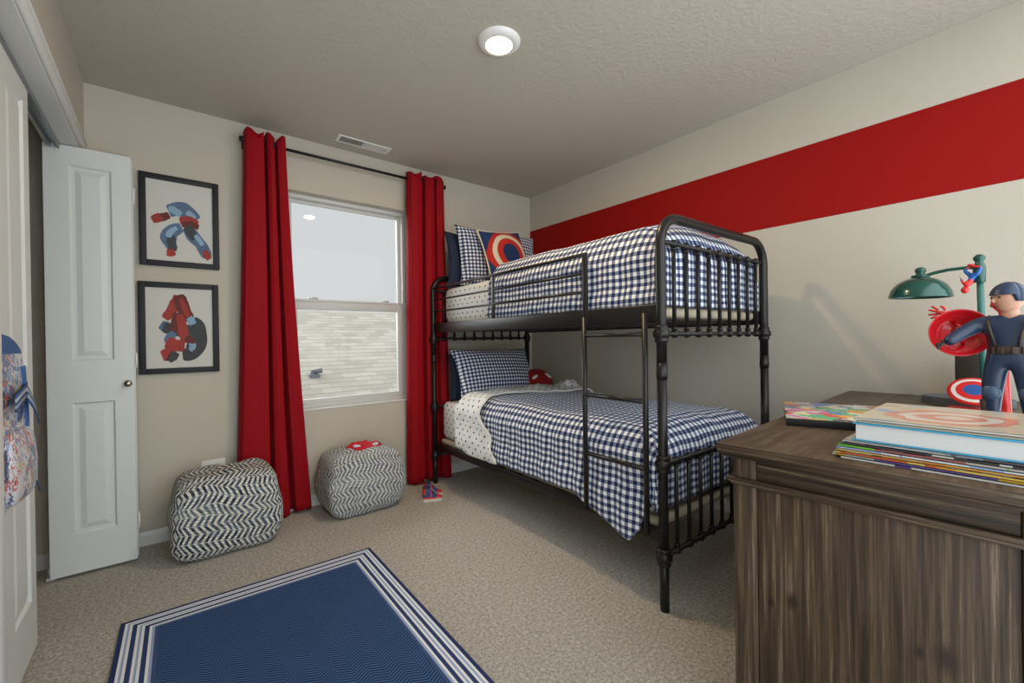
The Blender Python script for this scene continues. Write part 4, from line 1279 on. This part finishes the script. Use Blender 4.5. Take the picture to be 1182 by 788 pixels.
bt = band((0, 0, .572*HN), .088*HN, .070*HN, .020, M['toy_brown'], 'belt', tn)
for a in (-2.4, -1.9, -1.2, -.7, .2, 3.0):
    mb = MB(); x, y = .092*HN*math.cos(a), .074*HN*math.sin(a)
    mb.box((-.007, -.004, -.010), (.007, .004, .010), .002, 0, 2, Matrix.Translation((x, y, .572*HN)) @ Matrix.Rotation(a+PI/2, 4, 'Z')); mb.build('pouch', M['toy_brown'], tn)
for sx in (-1, 1):
    mb = MB()
    pts = [(sx*.050, -.062, .60), (sx*.066, -.088, .68), (sx*.085, -.068, .755), (sx*.088, .0, .795), (sx*.08, .07, .755), (sx*.06, .075, .66)]
    mb.tube([Vector(p)*HN for p in pts], .0062, 8, 0, True, False, .5); mb.build('harness_strap', M['toy_brown'], tn)
    lg = -1 if sx < 0 else 1
    ax = (-.088, 0, .07) if sx < 0 else (.10, .012, .07)
    mb = MB(); A = Vector(ax)*HN
    mb.tube([A+Vector((0, .0, .065)), A+Vector((0, 0, .03)), A], [.0215, .0185, .0185], 14)
    mb.box((A.x-.016, A.y-.045, 0), (A.x+.016, A.y+.020, .026), .008, 0, 3); mb.build('boot', M['toy_brown'], tn)
    kn = Vector((-.078, -.012, .29) if sx < 0 else (.085, -.006, .29))*HN
    mb = MB(); mb.ball(kn+Vector((0, -.012, 0)), .019, 0, 12, (1, .7, 1.2)); mb.build('knee_pad', M['toy_lnavy'], tn)
mb = MB(); mb.tube([Vector((.205, .02, .62))*HN, Vector((.175, -.11, .55))*HN], [.020, .018], 10); mb.build('arm_guard', M['toy_lnavy'], tn)

# red dish beside the fist
TM = Matrix.Translation((-.955, -3.020, DZ)) @ Matrix.Rotation(-PI/2-.12, 4, 'Z')
fist = TM @ (Vector(rA[1])*HN)
dh = thing('toy_dish', 'red round dish shaped toy shield held on the outstretched fist of the navy figure', 'toy shield', (-.925, -2.926, 1.020))
mb = MB()
Rm = Matrix.Translation((0, 0, .072)) @ Matrix.Rotation(.30, 4, 'Z') @ Matrix.Rotation(-PI/2+.10, 4, 'Y')
prof = [(0, -.022), (.02, -.021), (.022, -.018), (.038, -.014), (.040, -.011), (.058, -.003), (.066, .004), (.069, .0045), (.069, .002), (.055, -.008), (.03, -.020), (0, -.027)]
mb.lathe(prof, 48, 0, Rm); mb.build('dish', M['dish_red'], dh)
mb = MB(); mb.tube([Rm @ Vector((-.030, -.008, -.014)), Rm @ Vector((-.02, -.002, .002)), Rm @ Vector((.02, .002, .002)), Rm @ Vector((.030, .008, -.014))], .004, 8); mb.build('grip', M['dish_red'], dh)

# red figure behind
HR = .395
trd = thing('toy_figure', 'red toy figure behind the navy toy figure, one hand spread beside the lamp pole', 'toy figure', (-.70, -3.042, DZ+.007), -PI/2-.05, 'toy figures on the dresser')
rA2 = ((-.20, -.01, .850), (-.285, -.03, .905)); lA2 = ((.2, .02, .62), (.22, -.06, .50))
trd.rotation_euler = (0, -.14, -PI/2-.05)
figure(trd, HR, M['toy_red'], rA2, lA2, 1, .9)
mb = MB(); hand(mb, Vector(rA2[1])*HR, (-1, -.05, .25), (.2, 0, 1), .052, .42, .1); mb.build('hand', M['toy_red'], trd)
mb = MB(); hand(mb, Vector(lA2[1])*HR, (.05, -.3, -1), (0, -1, 0), .036, .15, .5); mb.build('hand', M['toy_red'], trd)
head(trd, (.02*HR, -.004, .835*HR), .070, 0.2, M['toy_red'], None, False)
for sx in (-1, 1):
    A = Vector((-.088, 0, .02) if sx < 0 else (.10, .012, .02))*HR
    mb = MB(); mb.box((A.x-.013, A.y-.040, 0), (A.x+.013, A.y+.016, .022), .008, 0, 3); mb.build('boot', M['toy_red'], trd)

# little figure hanging from the lamp arm
HH = .115
th_ = thing('toy_figure', 'small red and blue toy figure hanging upside down from the green lamp arm', 'toy figure', (LX-.012, -2.908, 1.262), -PI/2, 'toy figures on the dresser')
# upside-down skeleton in metres: head low, folded legs up to the arm
v = [(0, 0, .050), (-.006, -.003, .032), (-.014, -.004, .016), (-.019, -.004, .006), (.012, -.012, .055), (.022, -.014, .078), (-.004, -.008, .086), (-.012, .008, .056), (-.024, .008, .072), (-.008, .004, .088), (-.026, -.010, .022), (-.032, -.010, .040), (-.006, .008, .020), (.004, .008, .036)]
e_ = [(0, 1), (1, 2), (2, 3), (0, 4), (4, 5), (5, 6), (0, 7), (7, 8), (8, 9), (2, 10), (10, 11), (2, 12), (12, 13)]
r_ = [.0095, .0085, .0105, .006, .0075, .006, .0042, .0075, .006, .0042, .0045, .0035, .0045, .0035]
b_ = skin('body', v, e_, r_, M['toy_blue'], th_, 0, 2, 1.0)
b_.data.materials.append(M['toy_red'])
for p in b_.data.polygons:
    c = p.center
    if c.z < .036 and c.x < .0 or c.z > .079: p.material_index = 1
mb = MB(); mb.ball((-.022, -.004, -.004), .0125, 0, 16, (.95, .95, 1.1)); mb.build('head', M['toy_red'], th_)
for p in ((-.004, -.008, .090), (-.008, .004, .092)):
    mb = MB(); mb.ball(p, .005, 0, 10, (1.8, .9, .9)); mb.build('foot', M['toy_red'], th_)
for (p, d_) in (((-.032, -.010, .040), (-.3, -.2, 1)), ((.004, .008, .036), (.4, .1, 1))):
    mb = MB(); hand(mb, p, d_, (0, -1, .2), .012, .2, .5); mb.build('hand', M['toy_red'], th_)

# backpack on the closet door ------------------------------------------------------------
bp = thing('backpack', 'blue and white printed backpack with striped straps hanging on the closet door', 'backpack', (-3.098, -1.315, .642))
mb = MB()
def bpk(sc_y, sc_x, h, ex):
    def fn(u, v):
        a = 2*PI*u; t_ = v
        c, s = math.cos(a), math.sin(a)
        q = (abs(c)**ex+abs(s)**ex)**(1/ex)
        w = sc_y*(1-.16*t_**3)*(1-.10*(1-t_)**4); d = sc_x*(1-.30*t_**4)*(1-.15*(1-t_)**4)
        cap_ = 1.0
        if v < .08: cap_ = math.sqrt(max(0.0, 1-((.08-v)/.08)**2))
        if v > .86: cap_ = math.sqrt(max(0.0, 1-((v-.86)/.14)**2))
        nn = 1+.07*noise.noise(Vector((c*2, s*2, v*5)))
        return Vector(((c/q*cap_*nn+1)*d*.5, s/q*w*cap_*nn, v*h))
    return fn
fn = bpk(.198, .058, .490, 3.0)
mb.grid(fn, 56, 40, 0, lambda u, v: (u*1.0, v*.49))
for f in mb.bm.faces:
    if f.calc_center_median().z > .432: f.material_index = 1
mb.build('bag_body', [M['bag'], M['bag_blue']], bp)
mb = MB(); f2 = bpk(.130, .05, .20, 3.0)
mb.grid(lambda u, v: f2(u, v)+Vector((.034, 0, .03)), 40, 24, 0, lambda u, v: (u+.3, v*.3+.5)); mb.build('front_pocket', M['bag'], bp)
mb = MB(); mb.tube([fn(.07+.0*k, .06+.74*k/20)+Vector((.002, .002, 0)) for k in range(21)], .004, 8)
mb.tube([fn(.18, .06+.74*k/20)+Vector((.001, .002, 0)) for k in range(21)], .006, 8); mb.build('piping', M['bag_blue'], bp)
mb = MB(); mb.tube(arc((.022, -.09, .455), .034, 0, PI, 12, (0, 1, 0), (0, 0, 1)), .006, 8); mb.build('handle', M['bag_blue'], bp)
def strap(pts, w, name, parent):
    mb = MB()
    P = [Vector(p) for p in pts]
    n = len(P)
    up = []
    for k, p in enumerate(P):
        tg = (P[min(n-1, k+1)]-P[max(0, k-1)]).normalized()
        nr = Vector((1, .3, 0)); sd = tg.cross(nr).normalized()
        up.append((p-sd*w/2, p+sd*w/2))
    rows = [[mb.v(a), mb.v(b)] for a, b in up]
    for k in range(n-1): mb.face([rows[k][0], rows[k][1], rows[k+1][1], rows[k+1][0]], 0, True, [(k, 0), (k, 1), (k+1, 1), (k+1, 0)])
    o = mb.build(name, M['strap'], parent, False); mod(o, 'SOLIDIFY', thickness=.003)
    return o
for z in (.305, .100):
    strap([(.075, -.10, z-.005), (.072, -.03, z+.006), (.066, .06, z+.014), (.056, .13, z+.016), (.034, .188, z+.010)], .044, 'strap', bp)
    strap([(.070, .050, z+.012), (.073, .080, z-.010), (.075, .108, z-.036), (.075, .132, z-.066)], .058, 'strap_end', bp)

# ------------------------------------------------------------------ light, sky, camera
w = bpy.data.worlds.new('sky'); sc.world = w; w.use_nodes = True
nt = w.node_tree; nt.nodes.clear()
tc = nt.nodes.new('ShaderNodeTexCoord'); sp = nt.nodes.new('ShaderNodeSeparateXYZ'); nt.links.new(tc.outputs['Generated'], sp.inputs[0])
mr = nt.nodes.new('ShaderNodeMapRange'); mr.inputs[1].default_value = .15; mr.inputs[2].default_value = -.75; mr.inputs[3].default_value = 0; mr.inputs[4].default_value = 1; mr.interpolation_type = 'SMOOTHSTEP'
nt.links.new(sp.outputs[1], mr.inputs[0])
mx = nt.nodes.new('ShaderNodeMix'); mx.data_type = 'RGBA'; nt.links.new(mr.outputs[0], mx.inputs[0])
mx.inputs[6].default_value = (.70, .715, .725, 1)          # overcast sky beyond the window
mx.inputs[7].default_value = (2.75, 2.95, 3.08, 1)         # added brightness behind the camera, fills the room through its open end
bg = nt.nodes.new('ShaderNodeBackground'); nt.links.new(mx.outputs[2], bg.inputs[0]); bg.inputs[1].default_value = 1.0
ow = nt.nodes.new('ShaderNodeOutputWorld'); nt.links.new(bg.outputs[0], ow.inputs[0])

def light(name, kind, loc, energy, col, **kw):
    l = bpy.data.lights.new(name, kind); l.energy = energy; l.color = col
    for k, v in kw.items(): setattr(l, k, v)
    o = bpy.data.objects.new(name, l); COL.objects.link(o); o.location = loc
    return o
sun = light('daylight_sun', 'SUN', (-4, 6, 5), 6.5, (.93, .97, 1.0), angle=math.radians(70))
sun.rotation_euler = Vector((.42, -.80, -.42)).to_track_quat('-Z', 'Y').to_euler()
dn = light('downlight', 'AREA', (lx, ly, H-.026), 14, (1.0, .74, .46), shape='DISK', size=.11)

cam = bpy.data.cameras.new('camera'); co = bpy.data.objects.new('camera', cam); COL.objects.link(co)
f, yaw, pit, rol = 494.83, .6773, -.0038, -.0143
cam.sensor_fit = 'HORIZONTAL'; cam.sensor_width = 36.0; cam.lens = f/1182*36.0; cam.clip_start = .02
fw = Vector((math.sin(yaw)*math.cos(pit), math.cos(yaw)*math.cos(pit), math.sin(pit)))
rt = Vector((math.cos(yaw), -math.sin(yaw), 0)); up = rt.cross(fw)
c_, s_ = math.cos(rol), math.sin(rol)
r2 = rt*c_+up*s_; u2 = -rt*s_+up*c_
R3 = Matrix((r2, u2, -fw)).transposed()
co.matrix_world = Matrix.Translation((-2.7178, -3.0796, 1.0899)) @ R3.to_4x4()
sc.camera = co
vs = sc.view_settings
vs.view_transform = 'Standard'; vs.look = 'None'; vs.exposure = -0.04; vs.gamma = 1.0; vs.use_curve_mapping = False
sc.cycles.max_bounces = 10; sc.cycles.diffuse_bounces = 6; sc.cycles.transparent_max_bounces = 12
sc.cycles.sample_clamp_indirect = 6.0
